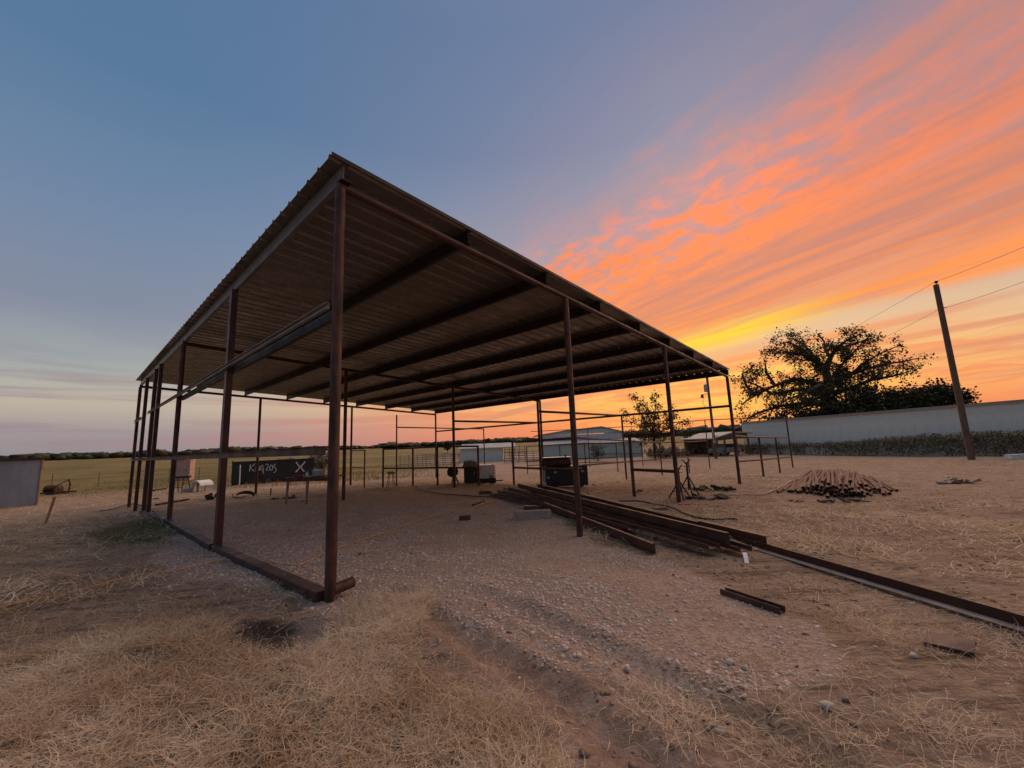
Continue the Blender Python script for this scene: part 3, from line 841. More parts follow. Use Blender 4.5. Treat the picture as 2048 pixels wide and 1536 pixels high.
# fanned pile of pipe
pile_c = hit(1672, 985)
GRP = 'rusty pipes in the fanned pile'
rp = random.Random(3)
LAB = 'rusty steel pipe in the fanned pile beside the pens'
far_c = hit(1672, 985) + Vector((2.2, 5.6, 0))
def pile_pipe(e0, e1, r=.055, LAB=LAB, GRP=GRP):
    mid = (e0 + e1) / 2
    o = MB().hollow(e0 - mid, e1 - mid, r, r * .82, 10).build('steel_pipe', M['pilepipe'], None, True)
    o.location = mid
    tag(o, LAB, 'pipe', GRP)
rows = [(26, 0), (20, 1), (13, 2), (6, 3)]
for n_, lev in rows:
    for k in range(n_):
        f = (k + .5) / n_
        half = (108, 84, 58, 36, 18)[lev]
        mid_ = (1690, 1688, 1682, 1678, 1674)[lev]
        px_ = mid_ + (f - .5) * 2 * half + rp.uniform(-3, 3)
        e0 = zg(px_, 985 + 6 * math.sin(f * math.pi) - abs(f - .5) * 8 + rp.uniform(-4, 4), .06)
        e1 = zg(1676 + (px_ - mid_) * (.42 + rp.uniform(-.06, .06)) + rp.uniform(-5, 5), 938 + rp.uniform(-2, 2), .06)
        d_ = (e1 - e0); L = rp.uniform(4.9, 6.4)
        d_.rotate(Matrix.Rotation(rad(rp.gauss(0, 1.8)), 3, 'Z'))
        e0 = e0 + d_.normalized() * rp.uniform(-.15, .25)
        e1 = e0 + d_.normalized() * L
        e0.z = tz(e0.x, e0.y) + .05 + lev * .085
        e1.z = tz(e1.x, e1.y) + .055 + lev * .08 + .20 * (1 - abs(f - .5) * 2) * (1 if lev else .3) + rp.uniform(0, .05)
        pile_pipe(e0, e1, rp.uniform(.036, .05), *(('rusty steel pipe lying on the ground in the bottom layer of the fanned pile', 'bottom layer of the pipe pile') if lev == 0 else ('rusty steel pipe heaped on top in the fanned pile beside the pens', 'upper layers of the pipe pile')))
# flat bundle on the left of the pile
for k in range(9):
    e0 = zg(1556 + k * 11, 982 + rp.uniform(-2, 2), .05)
    e1 = zg(1618 + k * 5, 940 + rp.uniform(-1, 2), .07)
    pile_pipe(e0, e1, .045, 'thin rusty pipe lying flat in the bundle left of the fanned pile', 'flat bundle left of the pipe pile')

# ================================================================== yard gear
def cable(name, label, pix, r, m, cat='cable', lift=None):
    pts = []
    for (px_, py_) in pix:
        pts.append(hit(px_, py_))
    out = []
    for i in range(len(pts) - 1):                       # Catmull-Rom between the marks
        p0, p1, p2, p3 = pts[max(i - 1, 0)], pts[i], pts[i + 1], pts[min(i + 2, len(pts) - 1)]
        for s in range(10):
            t = s / 10
            q = .5 * ((2 * p1) + (p2 - p0) * t + (2 * p0 - 5 * p1 + 4 * p2 - p3) * t * t + (3 * p1 - p0 - 3 * p2 + p3) * t ** 3)
            q.z = tz(q.x, q.y) + r + (lift or 0)
            out.append(q)
    out.append(pts[-1] + Vector((0, 0, r)))
    mid = out[len(out) // 2].copy()
    o = MB().tube([q - mid for q in out], r, 6).build(name, M[m], None, True)
    o.location = mid
    return tag(o, label, cat)
cable('extension_cord', 'yellow extension cord snaking over the gravel and out of frame left',
      [(-40, 1226), (60, 1204), (170, 1180), (270, 1155), (370, 1140), (440, 1123), (520, 1126), (590, 1133), (640, 1112), (700, 1090), (770, 1066), (860, 1036), (935, 1018), (985, 1002)], .008, 'cordyellow', lift=.01)
cable('welding_cable', 'black cable winding across the gravel from the fence to the channel stack',
      [(832, 974), (850, 984), (885, 990), (930, 993), (975, 995), (1005, 987), (1030, 990)], .018, 'cordblack', lift=.02)
cable('welding_cable', 'black cable curving over the dirt in front of the pipe stands', [(1190, 1004), (1225, 1006), (1275, 1005), (1330, 1015), (1370, 1031), (1410, 1042), (1475, 1042)], .02, 'cordblack', lift=.02)
cable('hose', 'tan hose running along the dirt to the fanned pipe pile', [(1430, 992), (1480, 993), (1530, 990), (1560, 977), (1590, 962), (1630, 952)], .02, 'cordtan', 'hose', lift=.02)
cable('hose', 'black hose looped round the far posts of the left wall', [(200, 1026), (225, 1022), (250, 1014), (270, 1012), (295, 1019), (310, 1030), (322, 1045), (326, 1056)], .022, 'cordblack', 'hose', lift=.05)

# pipe stands
def pipe_stand(label, px_, py_, y, h):
    c = gp(px_, py_, y)
    root = thing('pipe_stand', label, 'pipe stand', c, 'tripod pipe stands')
    MB().tube([c + Vector((0, 0, .18)), c + Vector((0, 0, h))], .03, 10).build('column', M['black'], root, True)
    for k in range(3):
        a = rad(20 + 120 * k)
        d = Vector((math.cos(a), math.sin(a), 0))
        MB().tube([c + Vector((0, 0, h * .62)), c + d * .36 + Vector((0, 0, -.02))], .02, 8).build('leg', M['black'], root, True)
        MB().tube([c + Vector((0, 0, .24)), c + d * .26 + Vector((0, 0, .17))], .012, 6).build('brace', M['black'], root, True)
    hd = MB()
    for s in (-1, 1):
        hd.tube([c + Vector((0, 0, h)), c + Vector((.13 * s, .02, h + .11))], .016, 6)
    hd.box(c + Vector((0, 0, h)), (.12, .06, .03)).build('vee_head', M['black'], root)
    MB().tube([c + Vector((-.12, 0, h - .09)), c + Vector((.12, 0, h - .09))], .009, 6).build('screw_handle', M['black'], root, True)
pipe_stand('tripod pipe stand close behind the shed post, the shorter of two', 1362, 1000, 11.7, .82)
pipe_stand('tripod pipe stand, the taller of two, right of the shed post', 1380, 994, 12.4, .95)

# fluorescent mark and paper tag
c = hit(1368, 1009)
mk = MB()
for k in range(7):
    mk.box(c + Vector((-.12 + .045 * k + rp.uniform(-.01, .01), rp.uniform(-.03, .03), .012)), (.05, .05, .02), rp.uniform(0, 1))
tag(mk.build('paint_flag', M['pink']), 'small bright pink marking rag at the foot of the third front post', 'marker rag')
a_, b_ = zg(1488, 1106, .06), zg(1494, 1127, .0)
tg = MB(); ax = b_ - a_
pp_ = [a_ + ax * t + Vector((0, 0, .05 * math.sin(t * 3.1))) for t in (0, .25, .5, .75, 1)]
vs_, fs_ = [], []
for q in pp_:
    for s in (-1, 1): vs_ += [q + Vector((.028 * s, 0, .0)), q + Vector((.028 * s, 0, .003))]
for i in range(4):
    b0 = i * 4
    fs_ += [(b0, b0 + 2, b0 + 6, b0 + 4), (b0 + 1, b0 + 5, b0 + 7, b0 + 3), (b0, b0 + 4, b0 + 5, b0 + 1), (b0 + 2, b0 + 3, b0 + 7, b0 + 6)]
fs_ += [(0, 1, 3, 2), (16, 18, 19, 17)]
tg.add(vs_, fs_)
tag(tg.build('paper_tag', M['paper']), 'curled white paper tag hanging from the near end of the channel stack', 'paper tag')

# work table with clutter
c = gp(622, 1003, 13.6)
tb = thing('work_table', 'rough steel work table with splayed legs under the roof', 'table', c)
TW, TD, THh = 1.75, .8, .84
rzt = -.18
Rt = Matrix.Rotation(rzt, 3, 'Z')
def tl(x, y, z): return c + Rt @ Vector((x, y, z))
MB().box(c + Vector((.1, 0, THh)), (TW, TD, .035), rzt).build('table_top', M['rust'], tb, bevel=.004)
for (x, y) in ((-.62, -.3), (-.42, .34), (.08, -.3), (.7, .32)):
    MB().tube([tl(x * 1.06, y * 1.1, -.04), tl(x, y, THh - .02)], [.036, .05], 4).build('leg', M['tan'], tb)
MB().box(tl(.05, -.33, THh - .07), (TW * .86, .04, .09), rzt).build('apron', M['rust'], tb)
zt_ = THh + .018
def onT(x, y): return tl(x, y, zt_)
p = onT(.18, .1)
bx = thing('storage_bin', 'pale grey bin standing on the work table', 'bin', p)
MB().box(p + Vector((0, 0, .09)), (.30, .24, .18), rzt).build('body', M['grey'], bx, bevel=.01)
MB().box(p + Vector((0, 0, .19)), (.33, .27, .025), rzt).build('lid', M['white'], bx, bevel=.006)
p = onT(.82, -.05)
cn = thing('safety_cone', 'small orange and white striped cone on the end of the work table', 'cone', p)
MB().box(p + Vector((0, 0, .012)), (.2, .2, .024), rzt).build('base', M['orange'], cn)
for k, (z0, z1, mm) in enumerate([(.024, .08, 'orange'), (.08, .14, 'white'), (.14, .19, 'orange'), (.19, .25, 'white'), (.25, .33, 'orange')]):
    MB().lathe(p, [(.085 - z0 * .2, z0), (.085 - z1 * .2, z1)], 14).build('stripe', M[mm], cn, True)
p = onT(-.35, -.1)
g_ = thing('angle_grinder', 'red hand grinder lying on the work table', 'power tool', p)
MB().tube([p + Vector((-.16, 0, .04)), p + Vector((.1, .02, .04))], [.03, .04], 8).build('body', M['red'], g_, True)
MB().lathe(p + Vector((.15, .02, .0)), [(.06, .0), (.06, .01)], 14).build('disc', M['grey'], g_, True)
p = onT(-.05, -.16)
tag(MB().lathe((0, 0, 0), [(.045, 0), (.05, .01), (.05, .10), (.03, .13), (.018, .14), (.018, .17)], 12).build('bottle', M['white'], None, True), 'white squat bottle lying among tools on the work table', 'bottle').location = p
p = onT(-.62, .05)
o = MB().box((0, 0, 0), (.5, .06, .03)).build('steel_flat', M['rust'], None); o.location = p + Vector((0, 0, .016)); o.rotation_euler = (0, 0, rzt - .1)
tag(o, 'flat rusty bar sticking out over the left end of the work table', 'steel bar')
c = hit(607, 1001)
tag(MB().lathe((0, 0, 0), [(.13, 0), (.17, .02), (.17, .03), (.14, .035), (.12, .012)], 18).build('dish', M['white'], None, True), 'shallow white dish on the ground under the work table', 'dish').location = c + Vector((0, 0, .01))

# stool
c = gp(782, 976, 18.8)
stl = thing('stool', 'small round stool with thin legs behind the pad edge', 'stool', c)
MB().lathe(c, [(.14, .62), (.19, .64), (.19, .70), (.13, .73)], 14).build('seat', M['tan'], stl, True)
for k in range(4):
    a = rad(45 + 90 * k); d = Vector((math.cos(a), math.sin(a), 0))
    MB().tube([c + d * .22 + Vector((0, 0, -.05)), c + d * .10 + Vector((0, 0, .64))], .013, 6).build('leg', M['black'], stl, True)
MB().lathe(c, [(.16, .30), (.17, .30), (.17, .315), (.16, .315)], 14).build('foot_ring', M['black'], stl, True)

# welder and black cabinet
c = gp(972, 968, 19.4)
wd = thing('engine_welder', 'white engine welder with a dark base and a small red mark, behind the fence', 'welder', c)
MB().box(c + Vector((0, .3, .52)), (.86, .6, .66), .05).build('housing', M['white'], wd, bevel=.03)
MB().box(c + Vector((0, .3, .12)), (.92, .66, .22), .05).build('base', M['char'], wd, bevel=.02)
for k in range(4): MB().box(c + Vector((.18 + .05 * k, -.012, .30)), (.02, .012, .16), .05).build('vent', M['black'], wd)
MB().box(c + Vector((-.22, -.004, .50)), (.26, .012, .05), .05).build('stripe', M['red'], wd)
MB().tube([c + Vector((.44, .1, .1)), c + Vector((.43, .1, .82)), c + Vector((.3, .1, .88))], .018, 6).build('hand_rail', M['rust'], wd, True)
MB().tube([c + Vector((.46, .3, .08)), c + Vector((.8, .25, .10))], .03, 6).build('tow_bar', M['black'], wd, True)
for s in (-1, 1): MB().lathe(c + Vector((.3 * s, -.03, .1)), [(.13, -.03), (.15, -.02), (.15, .03), (.13, .04)], 14, 'Y').build('wheel', M['tyre'], wd, True)
c = gp(941, 968, 19.2)
cb = thing('tool_cabinet', 'black steel cabinet with a tarp heaped on top, next to the white welder', 'cabinet', c)
MB().box(c + Vector((0, .3, .44)), (.62, .55, .88), .05).build('body', M['black'], cb, bevel=.015)
MB().box(c + Vector((-.02, .015, .45)), (.50, .02, .74), .05).build('door', M['dump'], cb, bevel=.008)
MB().box(c + Vector((.18, -.0, .45)), (.03, .02, .12), .05).build('handle', M['grey'], cb)
tv = MB(); n_ = 9
for i in range(n_):
    for j in range(n_):
        x, y = (i / (n_ - 1) - .5), (j / (n_ - 1) - .5)
        z = .88 + .16 * max(0, 1 - 3.2 * (x * x + y * y)) + rp.uniform(0, .05) - (.18 if max(abs(x), abs(y)) > .49 else 0)
        tv.v.append((c.x + x * .78, c.y + .3 + y * .7, c.z + z))
for i in range(n_ - 1):
    for j in range(n_ - 1): q = i * n_ + j; tv.f.append((q, q + 1, q + n_ + 1, q + n_))
tv.build('tarp', M['oldwood'], cb, True)
MB().tube([c + Vector((-.18, .1, .97)), c + Vector((.0, .08, 1.06)), c + Vector((.25, .1, .96))], .03, 8).build('tarp_roll', M['white'], cb, True)
c = gp(905, 966, 19.0)
en = thing('cable_reel', 'dark round cable reel on a thin stand left of the black cabinet', 'cable reel', c)
MB().lathe(c + Vector((0, .1, .56)), [(.10, -.14), (.24, -.13), (.24, -.11), (.13, -.1), (.13, .1), (.24, .11), (.24, .13), (.10, .14)], 16, 'Y').build('drum', M['char'], en, True)
for s in (-1, 1): MB().tube([c + Vector((.16 * s + .1, .1, -.03)), c + Vector((.05, .1, .56))], .02, 6).build('leg', M['rust'], en, True)
for s in (-1, 1): MB().tube([c + Vector((.16 * s + .1, .28, -.03)), c + Vector((.05, .24, .56))], .02, 6).build('leg', M['rust'], en, True)
cb_ = MB().tube([c + Vector((.1, -.03, .36)), c + Vector((.14, -.06, .22)), c + Vector((.24, -.05, .12)), c + Vector((.32, 0, .16))], .012, 6).build('loose_cable', M['cordblack'], en, True)

# black tank trailer
c = gp(1134, 975, 16.6)
tk = thing('tank_trailer', 'low black box trailer with a rusty tank and shiny tray on top', 'trailer', c)
MB().box(c + Vector((0, .5, .44)), (1.72, .95, .76), .03).build('body', M['black'], tk, bevel=.02)
MB().box(c + Vector((.05, -.0, .74)), (1.2, .03, .05), .03).build('top_edge', M['grey'], tk)
MB().lathe(c + Vector((-.33, .45, .98)), [(.08, -.62), (.16, -.58), (.19, -.5), (.19, .5), (.16, .58), (.08, .62)], 16, 'X').build('tank', M['rust'], tk, True)
tr = MB().box(c + Vector((-.3, .35, 1.19)), (1.14, .32, .03), .02).build('tray', M['steel'], tk, bevel=.006)
MB().box(c + Vector((.05, .35, 1.245)), (.06, .06, .08)).build('knob', M['black'], tr)
for x in (-.42, .66): MB().box(c + Vector((x, .012, .62)), (.12, .02, .08), .03).build('plate', M['grey'], tk)
MB().box(c + Vector((-.72, .01, .42)), (.10, .02, .08), .03).build('plate', M['grey'], tk)
for s in (-.5, .5): MB().lathe(c + Vector((s, .5, .16)), [(.1, -.5), (.2, -.49), (.2, .49), (.1, .5)], 14, 'Y').build('wheel', M['tyre'], tk, True)
hz = MB().tube([c + Vector((-.84, -.05, .9)), c + Vector((-.86, -.06, .4)), c + Vector((-.86, -.07, .22))], .018, 8)
hz.build('filler_hose', M['grey'], tk, True)
MB().lathe(c + Vector((-.86, -.07, .14)), [(.02, 0), (.05, .03), (.05, .07), (.02, .1)], 10).build('hose_end', M['white'], tk, True)

# roll-off dumpster with lettering
DL = gp(462, 968, 28.6); DR = gp(612, 962, 31.2)
dv = (DR - DL); dv.z = 0; dlen = 5.15; dv.normalize()
dn = Vector((dv.y, -dv.x, 0))                             # towards the camera
dz0 = min(DL.z, DR.z)
dp = thing('dumpster', 'long black roll-off dumpster with white hand-painted lettering', 'dumpster', DL)
def dpt(a, h, o=0.0): return Vector((DL.x, DL.y, dz0 + h)) + dv * a + dn * o
DH = 1.42
MB().sweep(dpt(0, .12), dpt(dlen, .12), [(0, 0), (2.2, 0), (2.2, DH), (2.12, DH), (2.12, .1), (.08, .1), (.08, DH), (0, DH)], -dn).build('body', M['dump'], dp)
MB().sweep(dpt(-.03, DH + .1, .03), dpt(dlen + .03, DH + .1, .03), [(0, 0), (.12, 0), (.12, .1), (0, .1)], -dn).build('top_rail', M['black'], dp)
MB().sweep(dpt(0, .0, -.1), dpt(dlen, .0, -.1), [(0, 0), (2.0, 0), (2.0, .12), (0, .12)], -dn).build('skid', M['black'], dp)
for k in range(9):
    a = .15 + k * (dlen - .3) / 8
    if 1.0 < a < 3.4 or 4.4 < a < 5.6: continue
    MB().sweep(dpt(a, .12, .005), dpt(a, DH + .1, .005), [(-.05, 0), (.05, 0), (.05, .05), (-.05, .05)], dv).build('rib', M['dump'], dp)
for a in (0.02, dlen - .02):
    MB().box(dpt(a, .95, -1.1), (.06, 2.1, 1.5), math.atan2(dv.y, dv.x)).build('end_wall', M['dump'], dp)
def dz(X_, Y_):
    a = (X_ - 740) / 995 * dlen
    top = 150 - (X_ - 740) * .025; bot = 392 - (X_ - 740) * .045
    return dpt(a, .0 + (DH + .2) * (bot - Y_) / (bot - top), .02)
def strokes(name, lines, r):
    for q in lines:
        mb = MB()
        mb.tube([dz(*p) for p in q], r, 5)
        mb.build(name, M['chalk'], dp)
strokes('letter', [
    [(945, 180), (943, 215), (940, 252)], [(1000, 172), (975, 192), (945, 215), (968, 232), (992, 250)],
    [(1012, 195), (1011, 222), (1010, 248)],
    [(1026, 250), (1028, 205), (1040, 228), (1052, 246), (1056, 196)],
    [(1100, 200), (1085, 190), (1068, 206), (1066, 232), (1080, 244), (1098, 236), (1100, 218), (1084, 218)], [(1098, 236), (1102, 262), (1096, 280)],
    [(1122, 190), (1142, 178), (1158, 190), (1150, 216), (1130, 240), (1150, 246), (1176, 236)],
    [(1196, 188), (1178, 205), (1176, 232), (1192, 248), (1208, 236), (1212, 206), (1196, 188)],
    [(1250, 182), (1230, 184), (1222, 202), (1238, 216), (1254, 232), (1252, 256), (1236, 268), (1222, 262)]], .027)
strokes('emblem', [[(1500, 168), (1540, 205), (1575, 232), (1610, 258)], [(1618, 162), (1580, 200), (1545, 228), (1502, 262)]], .045)
strokes('emblem', [[(1538, 232), (1546, 200), (1556, 222), (1566, 190), (1574, 232)]], .03)
strokes('emblem', [[(1500, 164), (1520, 172)], [(1620, 158), (1602, 170)], [(1496, 268), (1520, 262), (1536, 238)], [(1614, 264), (1592, 256), (1580, 236)]], .035)
o = block('lumber_board', 'reddish board laid along the top edge of the dumpster', 'board', dpt(3.3, DH + .235, -.05), (1.15, .1, .06), math.atan2(dv.y, dv.x), 'wood')
o = block('sack', 'pale sack corner poking above the dumpster rim', 'sack', dpt(3.55, DH + .26, -.35), (.22, .2, .5), .4, 'white', ry=.5)
c = gp(479, 968, 27.6)
tag(MB().tube([c + Vector((0, 0, -.1)), c + Vector((-.02, 0, 1.38))], .035, 8).build('marker_post', M['white'], None, True), 'thin white marker post standing in front of the black dumpster', 'post')

# portable toilet
c = gp(368, 957, 40.0)
pt = thing('portable_toilet', 'dusty pink portable toilet with a white roof by the field', 'portable toilet', c)
rz = .35
MB().box(c + Vector((0, 0, 1.0)), (1.25, 1.25, 2.0), rz).build('body', M['toilet'], pt, bevel=.04)
MB().lathe(c + Vector((0, 0, 2.0)), [(.95, 0), (.92, .06), (.7, .16), (.3, .22)], 4).build('roof', M['white'], pt)
d_ = MB().box(c + Matrix.Rotation(rz, 3, 'Z') @ Vector((0, -.635, .95)), (.8, .03, 1.75), rz).build('door', M['toilet'], pt, bevel=.01)
MB().box(c + Matrix.Rotation(rz, 3, 'Z') @ Vector((.3, -.66, .95)), (.05, .03, .14), rz).build('handle', M['black'], d_)
MB().tube([c + Vector((.45, .45, .3)), c + Vector((.45, .45, 2.45))], .05, 8).build('vent_pipe', M['toilet'], pt, True)

# saw bench and white trough at the edge of the field
c = gp(358, 984, 24.5)
sb = thing('saw_bench', 'old rusty saw bench on spread legs in the dry grass', 'bench', c)
MB().box(c + Vector((.05, 0, .86)), (.95, .3, .12), .2).build('top', M['char'], sb)
for x, y in ((-.3, -.2), (-.22, .2), (.3, -.2), (.38, .2)): MB().tube([c + Vector((x * 1.25, y * 1.4, -.05)), c + Vector((x, y * .5, .86))], .03, 6).build('leg', M['rust'], sb, True)
MB().tube([c + Vector((-.3, -.15, .3)), c + Vector((.3, -.15, .25))], .02, 6).build('stretcher', M['rust'], sb, True)
c = gp(398, 982, 24.0)
wt_ = thing('water_trough', 'white curved plastic trough tipped on its side in the grass', 'trough', c)
prf = []
arc = [(math.cos(a) * .42, math.sin(a) * .36) for a in np.linspace(rad(10), rad(170), 11)]
inn = [(x * .86, z * .84) for x, z in arc[::-1]]
MB().sweep(c + Vector((-.1, -.2, .28)), c + Vector((.12, .55, .28)), arc + inn, (1, 0, 0)).build('shell', M['white'], wt_, True)
MB().tube([c + Vector((.0, -.1, -.05)), c + Vector((-.03, -.1, .62))], .05, 6).build('stand', M['oldwood'], wt_, True)
MB().tube([c + Vector((-.38, -.1, -.03)), c + Vector((-.32, 0, .36))], .03, 6).build('prop', M['oldwood'], wt_, True)
MB().tube([c + Vector((.4, -.1, -.03)), c + Vector((.36, 0, .36))], .03, 6).build('prop', M['oldwood'], wt_, True)
c = gp(377, 982, 24.2)
bn = thing('bucket', 'low pale blue-grey tub lying between the saw bench and the trough', 'tub', c)
MB().lathe(c, [(.22, 0), (.27, .02), (.3, .22), (.26, .22), (.24, .05)], 16).build('shell', M['grey'], bn, True)
MB().tube([c + Vector((-.28, 0, .2)), c + Vector((0, -.05, .34)), c + Vector((.28, 0, .2))], .01, 6).build('handle', M['black'], bn, True)

# dark scraps on the pad near the left wall
def scrap(label, px_, py_, s, n=10, m='char', seed=1):
    r = random.Random(seed); c = hit(px_, py_); mb = MB()
    for k in range(n):
        mb.box(Vector((r.uniform(-s[0], s[0]), r.uniform(-s[1], s[1]), s[2] * r.uniform(.1, .8))), (s[0] * r.uniform(.2, .7), s[1] * r.uniform(.3, .9), s[2] * r.uniform(.25, .7)), r.uniform(0, 3), r.uniform(-.4, .4), r.uniform(-.4, .4))
    o = mb.build('scrap_heap', M[m], None, bevel=.01); o.location = c
    return tag(o, label, 'scrap')
scrap('dark charred crate-like scrap beside the second left wall post', 420, 1000, (.32, .2, .26), 9, 'char', 2)
scrap('low dark rubbish heap left of the white dish', 563, 998, (.5, .12, .1), 8, 'char', 4)
scrap('dark scrap heap on the bare ground right of the pipe stands', 1430, 982, (.55, .25, .14), 14, 'char', 5)
scrap('flat dark scrap by the feet of the pipe stands', 1415, 998, (.6, .3, .07), 12, 'char', 6)
scrap('low dusty brush heap in the dry grass right of the pipe pile', 1905, 966, (.9, .3, .12), 18, 'tan', 7)
scrap('low dark scrap in front of the pipe pile', 1670, 1004, (.7, .12, .06), 9, 'char', 8)
scrap('small dark rag lying in front of the pipe pile, left', 1585, 1004, (.26, .07, .05), 5, 'char', 9)
scrap('small dark clods lying right of the pen panel', 1280, 984, (.16, .1, .08), 5, 'char', 10)
scrap('dark chunk near the right side of the tank trailer', 1187, 972, (.14, .1, .08), 4, 'char', 11)
c = hit(485, 996)
sw = thing('bent_fender', 'bent dark metal fender lying on the pad edge', 'scrap metal', c)
arcp = [c + Vector((math.cos(a) * .38 + .1, .1 * math.sin(a * 2), .02 + math.sin(a) * .22)) for a in np.linspace(.1, 2.6, 9)]
MB().tube(arcp, [.02, .05, .07, .08, .08, .07, .06, .04, .02], 6).build('blade', M['char'], sw, True)
MB().tube([c + Vector((-.5, .05, .16)), c + Vector((-.42, 0, .05)), c + Vector((-.1, -.1, .03)), c + Vector((.2, -.1, .06))], .022, 6).build('rod', M['rust'], sw, True)
c = hit(541, 990)
tag(MB().tube([c + Vector((0, 0, -.05)), c + Vector((.01, 0, .30))], .03, 6).build('stake', M['rust'], None, True), 'short rusty stake standing at the pad edge left of the work table', 'stake')

# leaning wooden stake at far left
p0, p1 = hit(90, 1046), None
d = ray(110, 993)
p1 = Vector((0, 0, EYE)) + d * (p0.y / d.y)
mid = p0.copy()
o = MB().sweep(p0 - mid - Vector((0, 0, .1)), p1 - mid, [(-.03, -.015), (.03, -.015), (.03, .015), (-.03, .015)], (0, 1, 0)).build('wooden_stake', M['wood'], None)
o.location = mid; tag(o, 'thin wooden stake leaning in the grass at far left', 'stake')

# grey metal shelter at far left
SB = gp(72, 1003, 20.0)
gs = thing('metal_shelter', 'small blue-grey metal shelter cut off by the left edge of frame', 'shelter', SB)
ds = Vector((-.58, -.81, 0)).normalized(); nn = Vector((-ds.y, ds.x, 0))       # along the wall, away from camera
if nn.y < 0: nn = -nn
W0 = 5.0
for k in range(6):
    a0 = SB + ds * (k * .84)
    mbp = MB().sweep(Vector((a0.x, a0.y, SB.z - .6)), Vector((a0.x, a0.y, SB.z + 2.15)), [(0, 0), (.1, 0), (.12, -.025), (.18, -.025), (.2, 0), (.5, 0), (.52, -.025), (.58, -.025), (.6, 0), (.838, 0), (.838, .02), (0, .02)], ds)
    mbp.build('wall_panel', M['bluegrey'], gs)
MB().box(SB + ds * (W0 / 2) + nn * 1.3 + Vector((0, 0, 2.22)), (W0 + .2, 2.9, .07), math.atan2(ds.y, ds.x), rx=.0).build('roof', M['black'], gs, bevel=.01)
MB().box(SB + nn * 1.25 - ds * .02 + Vector((0, 0, 1.05)), (.035, 2.45, 2.25), math.atan2(ds.y, ds.x)).build('side_wall', M['bluegrey'], gs)
MB().box(SB - ds * .05 - nn * .0 + Vector((0, 0, 1.05)), (.07, .1, 2.3), math.atan2(ds.y, ds.x)).build('corner_post', M['wood'], gs, bevel=.006)
MB().box(SB - ds * .06 + nn * 2.4 + Vector((0, 0, 1.05)), (.07, .1, 2.3), math.atan2(ds.y, ds.x)).build('corner_post', M['wood'], gs, bevel=.006)

# rusty hay implement behind it
c = gp(112, 986, 27.5)
im = thing('hay_implement', 'rusty red farm implement with a long raised lever in the field edge', 'farm implement', c)
MB().tube([c + Vector((-1.1, 0, .12)), c + Vector((.75, 0, .1))], .05, 8).build('tool_bar', M['rust'], im, True)
MB().tube([c + Vector((-1.0, .6, .15)), c + Vector((.7, .6, .12))], .05, 8).build('tool_bar', M['rust'], im, True)
MB().tube([c + Vector((-.8, .2, .3)), c + Vector((.55, .2, .95))], .03, 8).build('lever', M['rust'], im, True)
MB().tube([c + Vector((.55, .2, .98)), c + Vector((.66, .2, .6)), c + Vector((.62, .2, .05))], .05, 8).build('upright', M['rust'], im, True)
for k in range(5): MB().lathe(c + Vector((-.9 + k * .18, .3, .32)), [(.30, -.01), (.32, 0), (.30, .01)], 14, 'X').build('disc_blade', M['rust'], im, True)
MB().tube([c + Vector((-1.0, .3, .32)), c + Vector((-.1, .3, .32))], .03, 8).build('axle', M['rust'], im, True)

# wire fence along the field
fp = [gp(p, 966, y) for p, y in ((40, 33), (104, 33.5), (197, 34.5), (300, 36), (337, 37), (397, 38), (450, 39.5), (520, 41))]
wf = thing('wire_fence', 'old field fence of thin posts and wire behind the left yard', 'fence', fp[0])
for p in fp: MB().tube([p - Vector((0, 0, .2)), p + Vector((0, 0, 1.2))], .035, 6).build('post', M['oldwood'], wf, True)
for h in (.35, .7, 1.05): MB().tube([p + Vector((0, 0, h)) for p in fp], .006, 4).build('wire', M['wire'], wf, True)

# ================================================================== buildings
def rib_wall(root, p0, p1, z0, z1, m, pw=.914, name='wall_panel'):
    """vertical ribbed siding, one object for each sheet, on the camera side of the line p0-p1"""
    p0, p1 = Vector((p0[0], p0[1], 0)), Vector((p1[0], p1[1], 0))
    d = p1 - p0; L = d.length; d.normalize()
    nrm = Vector((d.y, -d.x, 0))
    n = max(1, round(L / pw)); w = L / n
    pr = []
    for k in range(3):
        o = k * w / 3
        pr += [(o, 0), (o + w * .05, .010), (o + w * .10, .010), (o + w * .15, 0)]
    pr += [(w - .004, 0), (w - .004, -.02), (0, -.02)]
    me = None
    for k in range(n):
        a = p0 + d * (w * k)
        if me is None:
            v = [Vector((x, y, z)) for z in (z0, z1) for x, y in pr]
            q = len(pr)
            f = [(i, (i + 1) % q, q + (i + 1) % q, q + i) for i in range(q)] + [tuple(range(q - 1, -1, -1)), tuple(range(q, 2 * q))]
            me = bpy.data.meshes.new(name)
            me.from_pydata([tuple(d * t.x + nrm * t.y + Vector((0, 0, t.z))) for t in v], [], f); me.update(); me.materials.append(m)
        o = bpy.data.objects.new(name, me); COL.objects.link(o); o.parent = root
        o.location = Vector((a.x, a.y, 0)) - root.location
